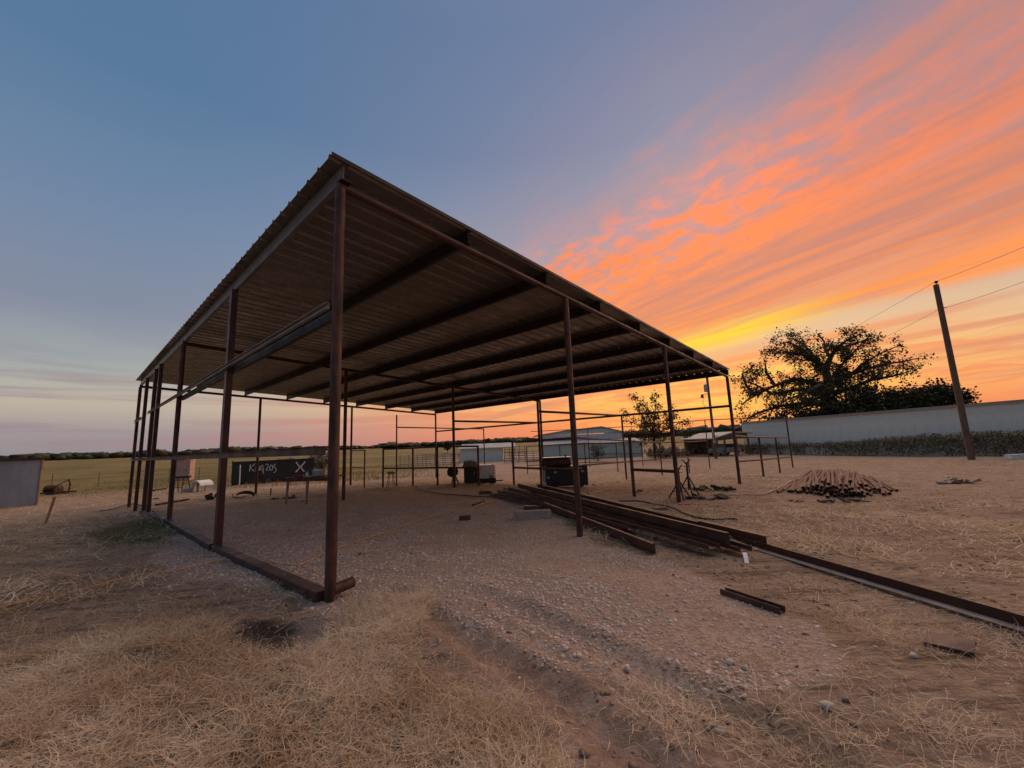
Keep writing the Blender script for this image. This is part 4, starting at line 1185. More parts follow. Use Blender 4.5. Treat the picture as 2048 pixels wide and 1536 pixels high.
# long grey building on the right
LA, LB = at(1490, 905, 55.0), at(2000, 910, 31.5)
ld = (LB - LA); ld.z = 0; ld.normalize()
LBx = LB + ld * 13
LBK = Vector((-ld.y, ld.x, 0))
if LBK.y < 0: LBK = -LBK
lb = thing('long_building', 'long low pale grey metal building behind the vine hedge', 'building', (LA.x, LA.y, -.9))
LZ = 3.22
rib_wall(lb, LA, LBx, -1.3, LZ, M['wall_far'])
lm = (LA + LBx) / 2
for wdt, nm in ((12.0, 'roof'),):
    e0, e1 = Vector((LA.x, LA.y, LZ + .02)) - LBK * .25 - ld * .2, Vector((LBx.x, LBx.y, LZ + .02)) - LBK * .25 + ld * .2
    MB().sweep(e0, e1, [(0, 0), (6.2, .12), (12.5, 0), (12.5, .06), (6.2, .18), (0, .07)], LBK).build('roof', M['roof_far'], lb)
MB().sweep(Vector((LA.x, LA.y, LZ - .12)) - LBK * .06 - ld * .1, Vector((LBx.x, LBx.y, LZ - .12)) - LBK * .06, [(0, 0), (-.10, 0), (-.12, .16), (0, .16)], LBK).build('gutter', M['trim'], lb)
MB().add([LA + Vector((0, 0, -.4)), LA + LBK * 12 + Vector((0, 0, -.4)), Vector((LA.x, LA.y, LZ)) + LBK * 12, Vector((LA.x, LA.y, LZ + .1)) + LBK * 6, Vector((LA.x, LA.y, LZ)),
          LA + ld * .1 + Vector((0, 0, -.4)), LA + ld * .1 + LBK * 12 + Vector((0, 0, -.4)), Vector((LA.x, LA.y, LZ)) + ld * .1 + LBK * 12, Vector((LA.x, LA.y, LZ + .1)) + ld * .1 + LBK * 6, Vector((LA.x, LA.y, LZ)) + ld * .1],
         [(0, 1, 2, 3, 4), (9, 8, 7, 6, 5), (0, 5, 6, 1), (1, 6, 7, 2), (0, 4, 9, 5)]).build('end_wall', M['wall_far'], lb)

# gabled pale green building in the middle
GA, GB = at(1083, 918, 58.0), at(1287, 917, 58.0)
gb = thing('gabled_building', 'pale green metal building with a low gabled roof beyond the pens', 'building', (GA.x, GA.y, -.9))
gd = (GB - GA); gd.z = 0; gw = gd.length; gd.normalize(); gn = Vector((-gd.y, gd.x, 0))
gback = GA + gn * 5
rib_wall(gb, gback, gback + gd * gw * .9, -1.2, 2.7, M['wall_light'])
rib_wall(gb, GA, GA + gd * gw, -1.2, 1.25, M['wall_green'])
def gq(a, n, z): return Vector((GA.x, GA.y, z)) + gd * a + gn * n
# lean-to roof over the front bay
MB().sweep(gq(-.3, -.4, 1.28), gq(gw + .3, -.4, 1.28), [(0, 0), (5.3, .55), (5.3, .62), (0, .07)], gn).build('lean_to_roof', M['roof_far'], gb)
# main gabled roof, ridge towards the viewer
rz_ = [(-.4, 2.72), (gw * .28, 3.3), (gw * .68, 3.72), (gw * .92, 2.8)]
tp = [gq(a, 4.6, z) for a, z in rz_] + [gq(a, 16, z) for a, z in rz_]
tp2 = [p + Vector((0, 0, .1)) for p in tp]
MB().add(tp + tp2, [(0, 1, 5, 4), (1, 2, 6, 5), (2, 3, 7, 6), (8, 12, 13, 9), (9, 13, 14, 10), (10, 14, 15, 11), (0, 8, 9, 1), (1, 9, 10, 2), (2, 10, 11, 3), (0, 4, 12, 8), (3, 11, 15, 7), (4, 5, 13, 12), (5, 6, 14, 13), (6, 7, 15, 14)]).build('roof', M['roof_far'], gb)
ga = [gq(-.3, 4.99, 2.68), gq(gw * .28, 4.99, 3.28), gq(gw * .68, 4.99, 3.7), gq(gw * .9, 4.99, 2.82)]
gb_ = [p + gn * .1 for p in ga]
MB().add(ga + gb_, [(3, 2, 1, 0), (4, 5, 6, 7), (0, 1, 5, 4), (1, 2, 6, 5), (2, 3, 7, 6), (0, 4, 7, 3)]).build('gable', M['wall_light'], gb)
MB().add([gq(gw, 0, -1.2), gq(gw, 5, -1.2), gq(gw, 5, 1.8), gq(gw, 0, 1.25), gq(gw - .05, 0, -1.2), gq(gw - .05, 5, -1.2), gq(gw - .05, 5, 1.8), gq(gw - .05, 0, 1.25)], [(0, 1, 2, 3), (7, 6, 5, 4), (0, 4, 5, 1), (2, 6, 7, 3), (0, 3, 7, 4)]).build('end_wall', M['wall_light'], gb)

# small white building left of it
WA, WB = at(921, 922, 64.0), at(1006, 921, 64.0)
wb = thing('white_building', 'small white metal building with a flat pale roof beyond the welder', 'building', (WA.x, WA.y, -.9))
rib_wall(wb, WA, WB, -1.2, 1.12, M['wall_light'])
wd_ = (WB - WA); wd_.z = 0; wd_.normalize(); wn = Vector((-wd_.y, wd_.x, 0))
MB().sweep(Vector((WA.x, WA.y, 1.15)) - wd_ * .4 - wn * .5, Vector((WB.x, WB.y, 1.15)) + wd_ * 2.0 - wn * .5, [(0, 0), (6, .7), (6, .8), (0, .1)], wn).build('roof', M['roof_far'], wb)
MB().sweep(Vector((WB.x, WB.y, -1.2)), Vector((WB.x, WB.y, 1.12)), [(0, 0), (-.05, 0), (-.05, 5), (0, 5)], wd_).build('end_wall', M['wall_light'], wb)
MB().box(Vector((WA.x, WA.y, .0)) + wd_ * 3.9 - wn * .03, (.9, .05, 2.0), math.atan2(wd_.y, wd_.x)).build('door', M['wall_far'], wb)

# brown open shed with a parked car
BA, BB = at(1428, 913, 49.0), at(1500, 911, 51.0)
bs = thing('brown_shed', 'small brown open-front shed at the left end of the long grey building', 'shed', (BA.x, BA.y, -.9))
bd = (BB - BA); bd.z = 0; bw = bd.length; bd.normalize(); bn_ = Vector((-bd.y, bd.x, 0))
def bq(a, n, z): return Vector((BA.x, BA.y, z)) + bd * a + bn_ * n
for a in (0, bw * .33, bw * .66, bw): MB().box(bq(a, 0, .1), (.16, .16, 2.4), math.atan2(bd.y, bd.x)).build('post', M['brown'], bs)
MB().add([bq(-.4, -.5, 1.25), bq(bw * .55, -.5, 1.95), bq(bw + .3, -.5, 1.75), bq(-.4, 5, 1.25), bq(bw * .55, 5, 1.95), bq(bw + .3, 5, 1.75),
          bq(-.4, -.5, 1.37), bq(bw * .55, -.5, 2.08), bq(bw + .3, -.5, 1.88), bq(-.4, 5, 1.37), bq(bw * .55, 5, 2.08), bq(bw + .3, 5, 1.88)],
         [(0, 1, 4, 3), (1, 2, 5, 4), (6, 9, 10, 7), (7, 10, 11, 8), (0, 6, 7, 1), (1, 7, 8, 2), (3, 4, 10, 9), (4, 5, 11, 10), (0, 3, 9, 6), (2, 8, 11, 5)]).build('roof', M['trim'], bs)
for k in range(int(bw / .3)): MB().box(bq(.15 + k * .3, 4.6, .3), (.28, .04, 3.0), math.atan2(bd.y, bd.x)).build('board', M['brown'], bs)
for k in range(int(bw / .3)): MB().box(bq(.15 + k * .3, -.05, 1.3 + .18 * min(k * .3 / (bw * .55), 1)), (.28, .04, .62), math.atan2(bd.y, bd.x)).build('board', M['brown'], bs)
cc_ = bq(bw * .60, 1.6, 0); cc_.z = tz(cc_.x, cc_.y)
car = thing('parked_car', 'grey car with a white hood parked inside the brown shed', 'car', cc_)
def cq(x, y, z): return cc_ + bd * x + bn_ * y + Vector((0, 0, z))
prof_c = [(-1.9, .35), (-1.95, .75), (-1.1, .95), (-.55, 1.42), (.9, 1.45), (1.7, .98), (1.92, .9), (1.95, .35)]
vv = [cq(x, s * .82, z) for s in (-1, 1) for x, z in prof_c]; nn_ = len(prof_c)
MB().add(vv, [tuple(range(nn_)), tuple(range(2 * nn_ - 1, nn_ - 1, -1))] + [(i, nn_ + i, nn_ + (i + 1) % nn_, (i + 1) % nn_) for i in range(nn_)]).build('body', M['grey'], car, bevel=.06)
MB().add([cq(-1.9, -.74, .80), cq(-1.9, .74, .80), cq(-1.12, .74, .99), cq(-1.12, -.74, .99), cq(-1.9, -.74, .72), cq(-1.9, .74, .72), cq(-1.12, .74, .9), cq(-1.12, -.74, .9)], [(0, 1, 2, 3), (7, 6, 5, 4), (0, 4, 5, 1), (2, 6, 7, 3), (0, 3, 7, 4), (1, 5, 6, 2)]).build('hood', M['white'], car, bevel=.02)
MB().add([cq(-.95, -.83, .98), cq(-.5, -.83, 1.36), cq(.85, -.83, 1.38), cq(1.4, -.83, 1.0)], [(0, 1, 2, 3)]).build('window', M['glass'], car)
for x in (-1.2, 1.2):
    w_ = MB().lathe(cq(x, -.72, .32), [(.2, -.1), (.32, -.09), (.32, .09), (.2, .1)], 16, 'Y').build('wheel', M['tyre'], car, True)
    MB().lathe(cq(x, -.83, .32), [(.17, -.01), (.17, .02)], 12, 'Y').build('rim', M['grey'], w_, True)
    MB().lathe(cq(x, .72, .32), [(.2, -.1), (.32, -.09), (.32, .09), (.2, .1)], 16, 'Y').build('wheel', M['tyre'], car, True)
MB().box(cq(-1.93, -.5, .7), (.08, .3, .14), math.atan2(bd.y, bd.x)).build('headlight', M['white'], car)
MB().box(cq(-1.93, .5, .7), (.08, .3, .14), math.atan2(bd.y, bd.x)).build('headlight', M['white'], car)

# corral panels in the distance
def corral(label, px0, px1, base, y0, y1, h, rails, npost):
    a, b = gp(px0, base, y0), gp(px1, base, y1)
    root = thing('corral_panels', label, 'corral', a)
    for k in range(npost):
        p = a.lerp(b, k / (npost - 1)); g = tz(p.x, p.y)
        MB().tube([(p.x, p.y, g - .2), (p.x, p.y, g + h)], .045, 5).build('post', M['corral'], root)
    for k in range(rails):
        z = h * (k + .6) / rails
        MB().tube([a + Vector((0, 0, z)), b + Vector((0, 0, z))], .04, 5).build('rail', M['corral'], root)
corral('grey steel corral panels standing left of the small white building', 800, 918, 926, 52, 56, 1.5, 6, 8)
corral('second row of grey corral panels just behind the first, left of the small white building', 845, 920, 922, 60, 61, 1.6, 5, 6)
corral('dark steel corral panels between the small white building and the green one', 1009, 1082, 921, 56, 54, 1.6, 6, 6)
corral('tall dark cattle chute panels right of the small white building', 1009, 1050, 917, 66, 66, 2.3, 5, 5)
c = at(2030, 918, 27.0); g = tz(c.x, c.y)
o = block('pvc_trough', 'white low plastic feed trough at the right edge by the hedge', 'trough', (c.x + .7, c.y, g + .16), (2.6, .35, .3), .1, 'white')

# ================================================================== poles and wires
def sag(p0, p1, s, n=16):
    p0, p1 = Vector(p0), Vector(p1)
    return [p0.lerp(p1, k / n) - Vector((0, 0, s * 4 * (k / n) * (1 - k / n))) for k in range(n + 1)]
pb_ = gp(1941, 908, 28.0)
up = thing('utility_pole', 'tall dark wooden utility pole in front of the long grey building', 'utility pole', pb_)
ptop = pst(1941, 908, 556, 28.0)[2]
ptp = Vector((pb_.x, pb_.y, ptop))
MB().tube([pb_ - Vector((0, 0, .5)), pb_.lerp(ptp, .5), ptp], [.19, .175, .155], 14).build('pole', M['polewood'], up, True)
ins = MB().lathe(ptp + Vector((.06, 0, 0)), [(.02, 0), (.02, .1), (.10, .12), (.06, .17), (.12, .2), (.12, .24), (.05, .3)], 12).build('insulator', M['char'], up, True)
brk = ptp - Vector((0, 0, 1.75))
MB().tube([brk + Vector((.1, -.05, 0)), brk + Vector((.34, -.08, .02))], .03, 6).build('bracket', M['char'], up, True)
tag(MB().tube(sag(ptp + Vector((.06, 0, .25)), at(2200, 425, 22.0), .15), .012, 4).build('power_line', M['wire'], None, True), 'upper power line running from the pole top out of frame right', 'power line')
tag(MB().tube(sag(ptp + Vector((.06, 0, .25)), at(1500, 752, 85.0), .6), .012, 4).build('power_line', M['wire'], None, True), 'upper power line running from the pole top down behind the oak', 'power line')
tag(MB().tube(sag(brk + Vector((.34, -.08, .02)), at(2200, 503, 22.0), .15), .012, 4).build('power_line', M['wire'], None, True), 'lower power line running from the pole bracket out of frame right', 'power line')
tag(MB().tube(sag(brk + Vector((.1, .05, .0)), at(1560, 762, 85.0), .6), .012, 4).build('power_line', M['wire'], None, True), 'lower power line running from the pole down behind the oak', 'power line')
# service pole seen through the shed
sp = gp(1431, 906, 44.0)
sv_ = thing('service_pole', 'slim dark service pole with meter and transformer near the brown shed', 'utility pole', sp)
st = pst(1431, 906, 752, 44.0)[2]
MB().tube([sp - Vector((0, 0, .5)), (sp.x, sp.y, st)], [.15, .12], 10).build('pole', M['polewood'], sv_, True)
zb = pst(1431, 906, 784, 44.0)[2]
MB().lathe((sp.x - .28, sp.y, zb), [(.05, 0), (.19, .02), (.19, .75), (.1, .85)], 12).build('transformer', M['grey'], sv_, True)
arm = MB().tube([(sp.x - .2, sp.y - .1, zb - .2), (sp.x - .75, sp.y - .1, zb - .25)], .03, 6).build('lamp_arm', M['char'], sv_, True)
MB().lathe((sp.x - .8, sp.y - .1, zb - .62), [(.16, 0), (.14, .2), (.08, .38)], 10).build('lamp_head', M['char'], arm, True)
MB().tube([(sp.x - .62, sp.y - .1, zb - .3), (sp.x - .75, sp.y, zb - 1.1), (sp.x - .55, sp.y, zb - 1.7), (sp.x - .2, sp.y, zb - 1.75)], .018, 5).build('drop_wire', M['cordblack'], sv_, True)
zm = pst(1431, 906, 884, 44.0)[2]
MB().lathe((sp.x - .05, sp.y - .2, zm), [(.12, -.06), (.16, -.04), (.16, .04), (.1, .07)], 12, 'Y').build('meter', M['grey'], sv_, True)
MB().tube([(sp.x - .1, sp.y - .17, zm), (sp.x - .14, sp.y - .17, zm + 1.6)], .025, 6).build('conduit', M['white'], sv_, True)

# ================================================================== trees
def leaf_cloud(C, n_per, spread, size, rng, flat=.35, aspect=.5):
    """leaf-sized quads scattered round the centres C"""
    C = np.asarray(C); n = len(C) * n_per
    P = np.repeat(C, n_per, 0) + rng.normal(0, 1, (n, 3)) * spread
    nrm = rng.normal(0, 1, (n, 3)); nrm[:, 2] = np.abs(nrm[:, 2]) + flat
    nrm /= np.linalg.norm(nrm, axis=1, keepdims=True)
    t = rng.normal(0, 1, (n, 3)); t -= nrm * (t * nrm).sum(1, keepdims=True); t /= np.linalg.norm(t, axis=1, keepdims=True)
    b = np.cross(nrm, t)
    s = size * rng.uniform(.6, 1.35, (n, 1))
    V = np.stack([P - t * s * .5, P + b * s * aspect * .5, P + t * s * .5, P - b * s * aspect * .5], 1).reshape(-1, 3)
    F = np.arange(n * 4).reshape(n, 4)
    tone = np.repeat(rng.random(n), 4)
    return V, F, tone
def grow(mb, pts, r0, r1, level, rnd, tips, step, ln, up=.25, depth=2):
    pts = [Vector(p) for p in pts]
    n = len(pts)
    mb.tube(pts, [r0 + (r1 - r0) * i / (n - 1) for i in range(n)], 6 if level == 0 else 4, False)
    if level >= depth:
        tips += [tuple(pts[-1]), tuple(pts[len(pts) // 2])]
        return
    tot = sum((b - a).length for a, b in zip(pts[:-1], pts[1:]))
    d = step * rnd.uniform(.5, 1.2)
    while d < tot:
        s = d; i = 0
        while s > (pts[i + 1] - pts[i]).length and i < n - 2:
            s -= (pts[i + 1] - pts[i]).length; i += 1
        seg = pts[i + 1] - pts[i]
        p = pts[i] + seg * min(1, s / seg.length)
        t = seg.normalized()
        q = Vector((rnd.gauss(0, 1), rnd.gauss(0, 1), rnd.gauss(0, .8) + up)).normalized()
        dr = (t * .45 + q).normalized()
        L = ln * rnd.uniform(.6, 1.3) * (1 - .35 * d / tot)
        f = d / tot
        rr0 = max((r0 + (r1 - r0) * f) * .5, .012)
        m1 = p + dr * L * .5 + Vector((rnd.gauss(0, .12), rnd.gauss(0, .12), rnd.gauss(0, .1))) * L
        e1 = p + dr * L + Vector((rnd.gauss(0, .1), rnd.gauss(0, .1), rnd.gauss(0, .08) - .05)) * L
        grow(mb, [p, m1, e1], rr0, rr0 * .4, level + 1, rnd, tips, step * .62, ln * .52, up, depth)
        d += step * rnd.uniform(.7, 1.3)
    if level > 0: tips.append(tuple(pts[-1]))
    else: tips += [tuple(pts[-1])] * 2

D = 68.0
def ok(px, py, dd=0.0): return at(px, py, D + dd)
ob = ok(1662, 880); ob.z = -.9
oak = thing('oak_tree', 'large spreading oak silhouetted by the sunset behind the long grey building', 'tree', ob)
rn = random.Random(11); tips = []; mb = MB()
mb.tube([Vector((ob.x, ob.y, -1.6)), ok(1661, 850), ok(1660, 800), ok(1655, 765), ok(1652, 735)], [.95, .8, .72, .62, .5], 10)
limbs = [
    [(1652, 740, 0), (1662, 712, 0), (1674, 696, -1), (1694, 680, -2), (1722, 668, -2)],
    [(1660, 716, 0), (1650, 698, 2), (1648, 682, 3), (1638, 672, 3)],
    [(1640, 730, 0), (1606, 698, -3), (1576, 684, -4), (1552, 690, -4)],
    [(1668, 704, 0), (1694, 692, 3), (1720, 684, 4), (1738, 676, 4)],
    [(1654, 742, 0), (1630, 722, -1), (1602, 708, -2), (1574, 704, -3), (1548, 708, -4)],
    [(1640, 728, 0), (1618, 700, 2), (1600, 684, 3), (1580, 676, 4)],
    [(1657, 785, 0), (1622, 764, -2), (1590, 758, -3), (1552, 770, -5), (1512, 790, -5), (1486, 806, -6)],
    [(1658, 796, 0), (1605, 778, 2), (1545, 788, 4), (1508, 768, 5), (1482, 760, 5)],
    [(1660, 810, 0), (1612, 806, -3), (1560, 812, -5), (1515, 826, -6), (1490, 842, -6)],
    [(1658, 772, 0), (1700, 748, 1), (1732, 738, 2), (1772, 728, 3), (1812, 722, 3), (1836, 716, 3)],
    [(1700, 752, 1), (1722, 730, 0), (1758, 708, -1), (1800, 690, -2)],
    [(1660, 790, 0), (1702, 776, -2), (1742, 760, -4), (1786, 752, -5), (1822, 742, -5)],
    [(1660, 760, 0), (1690, 722, 3), (1712, 700, 4), (1738, 672, 4)],
    [(1656, 800, 0), (1660, 780, -4), (1640, 770, -7), (1600, 790, -9), (1570, 800, -10)],
    [(1656, 800, 0), (1670, 770, 5), (1700, 770, 8), (1740, 780, 9)],
    [(1550, 772, -4), (1532, 744, -4), (1530, 722, -4)],
    [(1508, 790, -5), (1492, 770, -4), (1484, 748, -4), (1500, 738, -4)],
]
for lm_ in limbs:
    r0 = .46 if len(lm_) >= 5 else .28
    grow(mb, [ok(*q) for q in lm_], r0, .07, 0, rn, tips, 1.05, 2.6, .05, 2)
mb.build('trunk', M['bark'], oak, True)
tips = np.array(tips)
rg = np.random.default_rng(5)
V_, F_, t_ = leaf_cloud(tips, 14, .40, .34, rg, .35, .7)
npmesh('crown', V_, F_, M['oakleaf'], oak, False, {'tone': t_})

def bushy(name, label, px_, py_top, py_base, wpx, y, nleaf, size, m, rnd_seed, cat='tree', trunk=True, zbase=None, ry=.8, ncl=110):
    rnd = np.random.default_rng(rnd_seed)
    pt = at(px_, py_top, y); pbm = at(px_, py_base, y)
    zb0 = tz(pt.x, pt.y) if zbase is None else zbase
    base = Vector((pt.x, pt.y, zb0))
    hw = wpx / 2 * y / FPX; ht = pt.z - pbm.z
    root = thing(name, label, cat, base)
    u = rnd.normal(0, 1, (ncl, 3)); u /= np.linalg.norm(u, axis=1, keepdims=True)
    rad_ = rnd.uniform(.35, 1.0, (ncl, 1)) ** .6
    Cn = np.array([pt.x, pt.y, pbm.z + ht * .5]) + u * rad_ * np.array([hw, hw * ry, ht * .5])
    sp_ = min(hw, ht / 2) * .17
    V, F, t = leaf_cloud(Cn, max(1, nleaf // ncl), sp_, size * 1.25, rnd, .35, .7)
    npmesh('crown', V, F, M[m], root, False, {'tone': t})
    mb = MB()
    top = Vector((pt.x, pt.y, pbm.z + ht * .45))
    r0 = max(.05, hw * .07)
    mb.tube([base - Vector((0, 0, .3)), top], [r0, r0 * .6], 7, False)
    for q in Cn[:: max(1, ncl // 40)]:
        mb.tube([top.lerp(base, rnd.uniform(.0, .45)), top.lerp(Vector(q), .55) + Vector((0, 0, rnd.uniform(-.1, .2) * hw * .3)), Vector(q)], [r0 * .4, r0 * .2, r0 * .08], 4, False)
    mb.build('trunk', M['bark'], root, True)
    return root
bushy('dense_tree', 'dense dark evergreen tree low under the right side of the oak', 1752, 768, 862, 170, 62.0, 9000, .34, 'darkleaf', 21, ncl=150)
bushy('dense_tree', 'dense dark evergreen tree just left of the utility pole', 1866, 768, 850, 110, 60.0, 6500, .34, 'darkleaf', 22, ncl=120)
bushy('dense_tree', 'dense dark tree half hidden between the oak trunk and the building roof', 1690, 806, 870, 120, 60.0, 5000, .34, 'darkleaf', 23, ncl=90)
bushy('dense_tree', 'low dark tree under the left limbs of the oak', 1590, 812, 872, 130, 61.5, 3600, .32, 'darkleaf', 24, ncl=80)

# small tree in the middle distance
D = 46.0
sbp = ok(1308, 900); sbp = Vector((sbp.x, sbp.y, tz(sbp.x, sbp.y)))
stree = thing('small_tree', 'small open tree silhouetted against the glow between shed posts', 'tree', sbp)
mb = MB(); tips = []; rn = random.Random(4)
mb.tube([sbp - Vector((0, 0, .4)), ok(1308, 870), ok(1306, 855)], [.16, .13, .1], 8)
for lm_ in [[(1306, 862, 0), (1285, 835, -1), (1272, 805, -1), (1268, 796, -1)], [(1307, 860, 0), (1310, 825, 1), (1312, 800, 1), (1314, 790, 1)], [(1306, 866, 0), (1280, 852, 1), (1258, 842, 2), (1248, 830, 2)],
            [(1308, 864, 0), (1335, 835, -1), (1345, 815, -1)], [(1308, 868, 0), (1340, 855, 1), (1362, 845, 1), (1374, 848, 1)], [(1306, 872, 0), (1285, 868, -2), (1262, 862, -2)], [(1308, 872, 0), (1330, 870, -2), (1362, 868, -2)],
            [(1306, 860, 0), (1296, 830, -2), (1290, 812, -2)]]:
    grow(mb, [ok(*q) for q in lm_], .07, .02, 0, rn, tips, .55, 1.0, .3, 2)
mb.build('trunk', M['bark'], stree, True)
V_, F_, t_ = leaf_cloud(np.array(tips), 12, .2, .22, np.random.default_rng(9), .3, .65)
npmesh('crown', V_, F_, M['sprig'], stree, False, {'tone': t_})
bushy('field_bush', 'rounded green bush at the right end of the dumpster', 645, 903, 940, 50, 42.0, 1800, .16, 'vineleaf', 31, 'bush', ncl=60)
bushy('field_bush', 'brownish bare bush in front of the pale green building', 1193, 884, 920, 34, 50.0, 700, .12, 'sprig', 32, 'bush', ncl=40)
bushy('field_bush', 'low green bush beside the pens right of the green building', 1330, 892, 918, 90, 52.0, 2200, .18, 'vineleaf', 33, 'bush', ncl=70)
bushy('field_bush', 'low green bush under the small tree left of the service pole', 1385, 893, 917, 60, 54.0, 1500, .18, 'vineleaf', 34, 'bush', ncl=50)
bushy('field_bush', 'lone dark round bush on the skyline behind the fence', 895, 884, 900, 16, 120.0, 500, .4, 'darkleaf', 35, 'bush', ncl=30)

# vine hedge along the long building
rg = np.random.default_rng(8)
HA, HB = LA - LBK * 1.3 + ld * .3, LBx - LBK * 1.3
hl_ = (HB - HA).length
vh = thing('vine_hedge', 'tangled vine hedge growing on a fence along the long grey building', 'hedge', (HA.x, HA.y, -.9))
n = 15000
tt = rg.random(n) * hl_
top = .95 + .6 * fbm(tt * .16, tt * 0 + 3, 3) + .3 * (fbm(tt * .9, tt * 0 + 8, 2) - .5) + .5 * sstep(tt, hl_ * .35, hl_ * .6)
dens = fbm(tt * .7, tt * 0 + 1, 3)
zz = rg.random(n) ** .55 * top
thin = .78 - .3 * sstep(tt, hl_ * .25, hl_ * .6)
keep = (dens + rg.random(n) * .6 > thin) | ((zz > top * .72) & (rg.random(n) < .7))
tt, zz = tt[keep], zz[keep]
C_ = np.array(HA)[None, :2] + np.array(ld)[None, :2] * tt[:, None] + rg.normal(0, .22, (len(tt), 1)) * np.array(LBK)[None, :2]
gz = terr(C_[:, 0], C_[:, 1])
V_, F_, t_ = leaf_cloud(np.column_stack([C_, gz + zz]), 2, .09, .15, rg, .2, .7)
npmesh('foliage', V_, F_, M['vineleaf'], vh, False, {'tone': t_})
mb = MB()
for k in range(70):
    s = rg.random() * hl_; p = HA + ld * s; g = tz(p.x, p.y)
    q0 = Vector((p.x, p.y, g - .1)); mb.tube([q0, q0 + Vector((rg.normal(0, .25), 0, .9)), q0 + Vector((rg.normal(0, .6), 0, 1.6))], [.025, .018, .008], 4, False)
tag(mb.build('stems', M['bark'], vh, True), kind='stuff')
for k in range(0, 13):
    p = HA + ld * (hl_ * k / 12); g = tz(p.x, p.y)
    MB().tube([(p.x, p.y, g - .2), (p.x, p.y, g + 1.5)], .05, 6).build('fence_post', M['oldwood'], vh)

# far wooded skyline
rg = np.random.default_rng(12)
az = np.concatenate([np.radians(rg.uniform(-62, 62, 2400)), np.radians(rg.uniform(-12, 40, 800))])
r_ = rg.uniform(420, 540, len(az))
X_, Y_ = r_ * np.sin(az), r_ * np.cos(az)
Z_ = terr(X_, Y_)
hgt = (2.0 + 4.5 * fbm(az * 14 + 4, az * 0 + 2, 3)) * (1 + .5 * sstep(np.degrees(az), -10, 25)) * rg.uniform(.5, 1.1, len(az))
# leafy lumps
ico = []
ph = (1 + 5 ** .5) / 2
iv = np.array([(-1, ph, 0), (1, ph, 0), (-1, -ph, 0), (1, -ph, 0), (0, -1, ph), (0, 1, ph), (0, -1, -ph), (0, 1, -ph), (ph, 0, -1), (ph, 0, 1), (-ph, 0, -1), (-ph, 0, 1)]) / math.sqrt(1 + ph * ph)
ifc = np.array([(0, 11, 5), (0, 5, 1), (0, 1, 7), (0, 7, 10), (0, 10, 11), (1, 5, 9), (5, 11, 4), (11, 10, 2), (10, 7, 6), (7, 1, 8), (3, 9, 4), (3, 4, 2), (3, 2, 6), (3, 6, 8), (3, 8, 9), (4, 9, 5), (2, 4, 11), (6, 2, 10), (8, 6, 7), (9, 8, 1)])
def lumps(P, S, rng, jit=.25):
    n = len(P)
    V = iv[None] * (1 + rng.normal(0, jit, (n, 12, 1))) * S[:, None, :]
    a = rng.random(n) * 6.28
    c, s = np.cos(a)[:, None], np.sin(a)[:, None]
    V = np.stack([V[..., 0] * c - V[..., 1] * s, V[..., 0] * s + V[..., 1] * c, V[..., 2]], -1) + P[:, None]
    F = (ifc[None] + (np.arange(n) * 12)[:, None, None]).reshape(-1, 3)
    return V.reshape(-1, 3), F
P_ = np.column_stack([X_, Y_, Z_ + hgt * .45])
S_ = np.column_stack([hgt * 1.1, hgt * 1.1, hgt * .55])
V_, F_ = lumps(P_, S_, rg)
tl_ = npmesh('far_woods', V_, F_, M['darkleaf'], None, False, {'tone': np.repeat(rg.random(len(P_)), 12)})
tag(tl_, 'dark wooded skyline along the far edge of the fields', 'woods', kind='stuff')

# ================================================================== ground cover near the camera
def blades(P, length, width, elev, curl, seg, rng, lift=0.0):
    n = len(P)
    a = rng.random(n) * 6.283 ; L = length * rng.uniform(.5, 1.4, n) / seg
    e = elev * rng.uniform(.2, 1.4, n); ka = rng.normal(0, curl, n); ke = -np.abs(rng.normal(0, .35, n)) * e
    pts = [P + np.column_stack([np.zeros(n), np.zeros(n), rng.random(n) * lift])]
    dirs = []
    for s in range(seg):
        d = np.column_stack([np.cos(a) * np.cos(e), np.sin(a) * np.cos(e), np.sin(e)])
        dirs.append(d); pts.append(pts[-1] + d * L[:, None]); a = a + ka; e = e + ke
    dirs.append(dirs[-1])
    pts = np.stack(pts, 1); dirs = np.stack(dirs, 1)
    sd_ = np.stack([-dirs[..., 1], dirs[..., 0], rng.normal(0, .35, n)[:, None] + 0 * dirs[..., 0]], -1)
    sd_ /= np.linalg.norm(sd_, axis=-1, keepdims=True) + 1e-9
    wv = width * rng.uniform(.6, 1.4, n)[:, None, None] * np.linspace(1, .45, seg + 1)[None, :, None] * .5
    V = np.stack([pts - sd_ * wv, pts + sd_ * wv], 2).reshape(-1, 3)
    k = (np.arange(n) * (seg + 1) * 2)[:, None] + (np.arange(seg) * 2)[None]
    F = np.stack([k, k + 1, k + 3, k + 2], -1).reshape(-1, 4)
    patch = np.clip((fbm(P[:, 0] * 1.7 + 50, P[:, 1] * 1.7, 3) - .3) * 2.2, 0, 1)
    tone = np.repeat(np.clip(.55 * rng.random(n) ** 1.3 + .5 * patch, 0, 1), (seg + 1) * 2)
    return V, F, tone
def scatter(n, x0, x1, y0, y1, rng):
    x, y = rng.uniform(x0, x1, n), rng.uniform(y0, y1, n)
    z = terr(x, y); px_, py_ = project(x, y, z)
    vis = (px_ > -120) & (px_ < 2170) & (py_ < 1640) & (py_ > 850)
    x, y, z, px_, py_ = x[vis], y[vis], z[vis], px_[vis], py_[vis]
    return x, y, z, px_, py_
def gstuff(name, label, cat, V, F, t, m):
    tag(npmesh(name, V, F, M[m], None, False, {'tone': t}), label, cat, kind='stuff')
rg = np.random.default_rng(40)
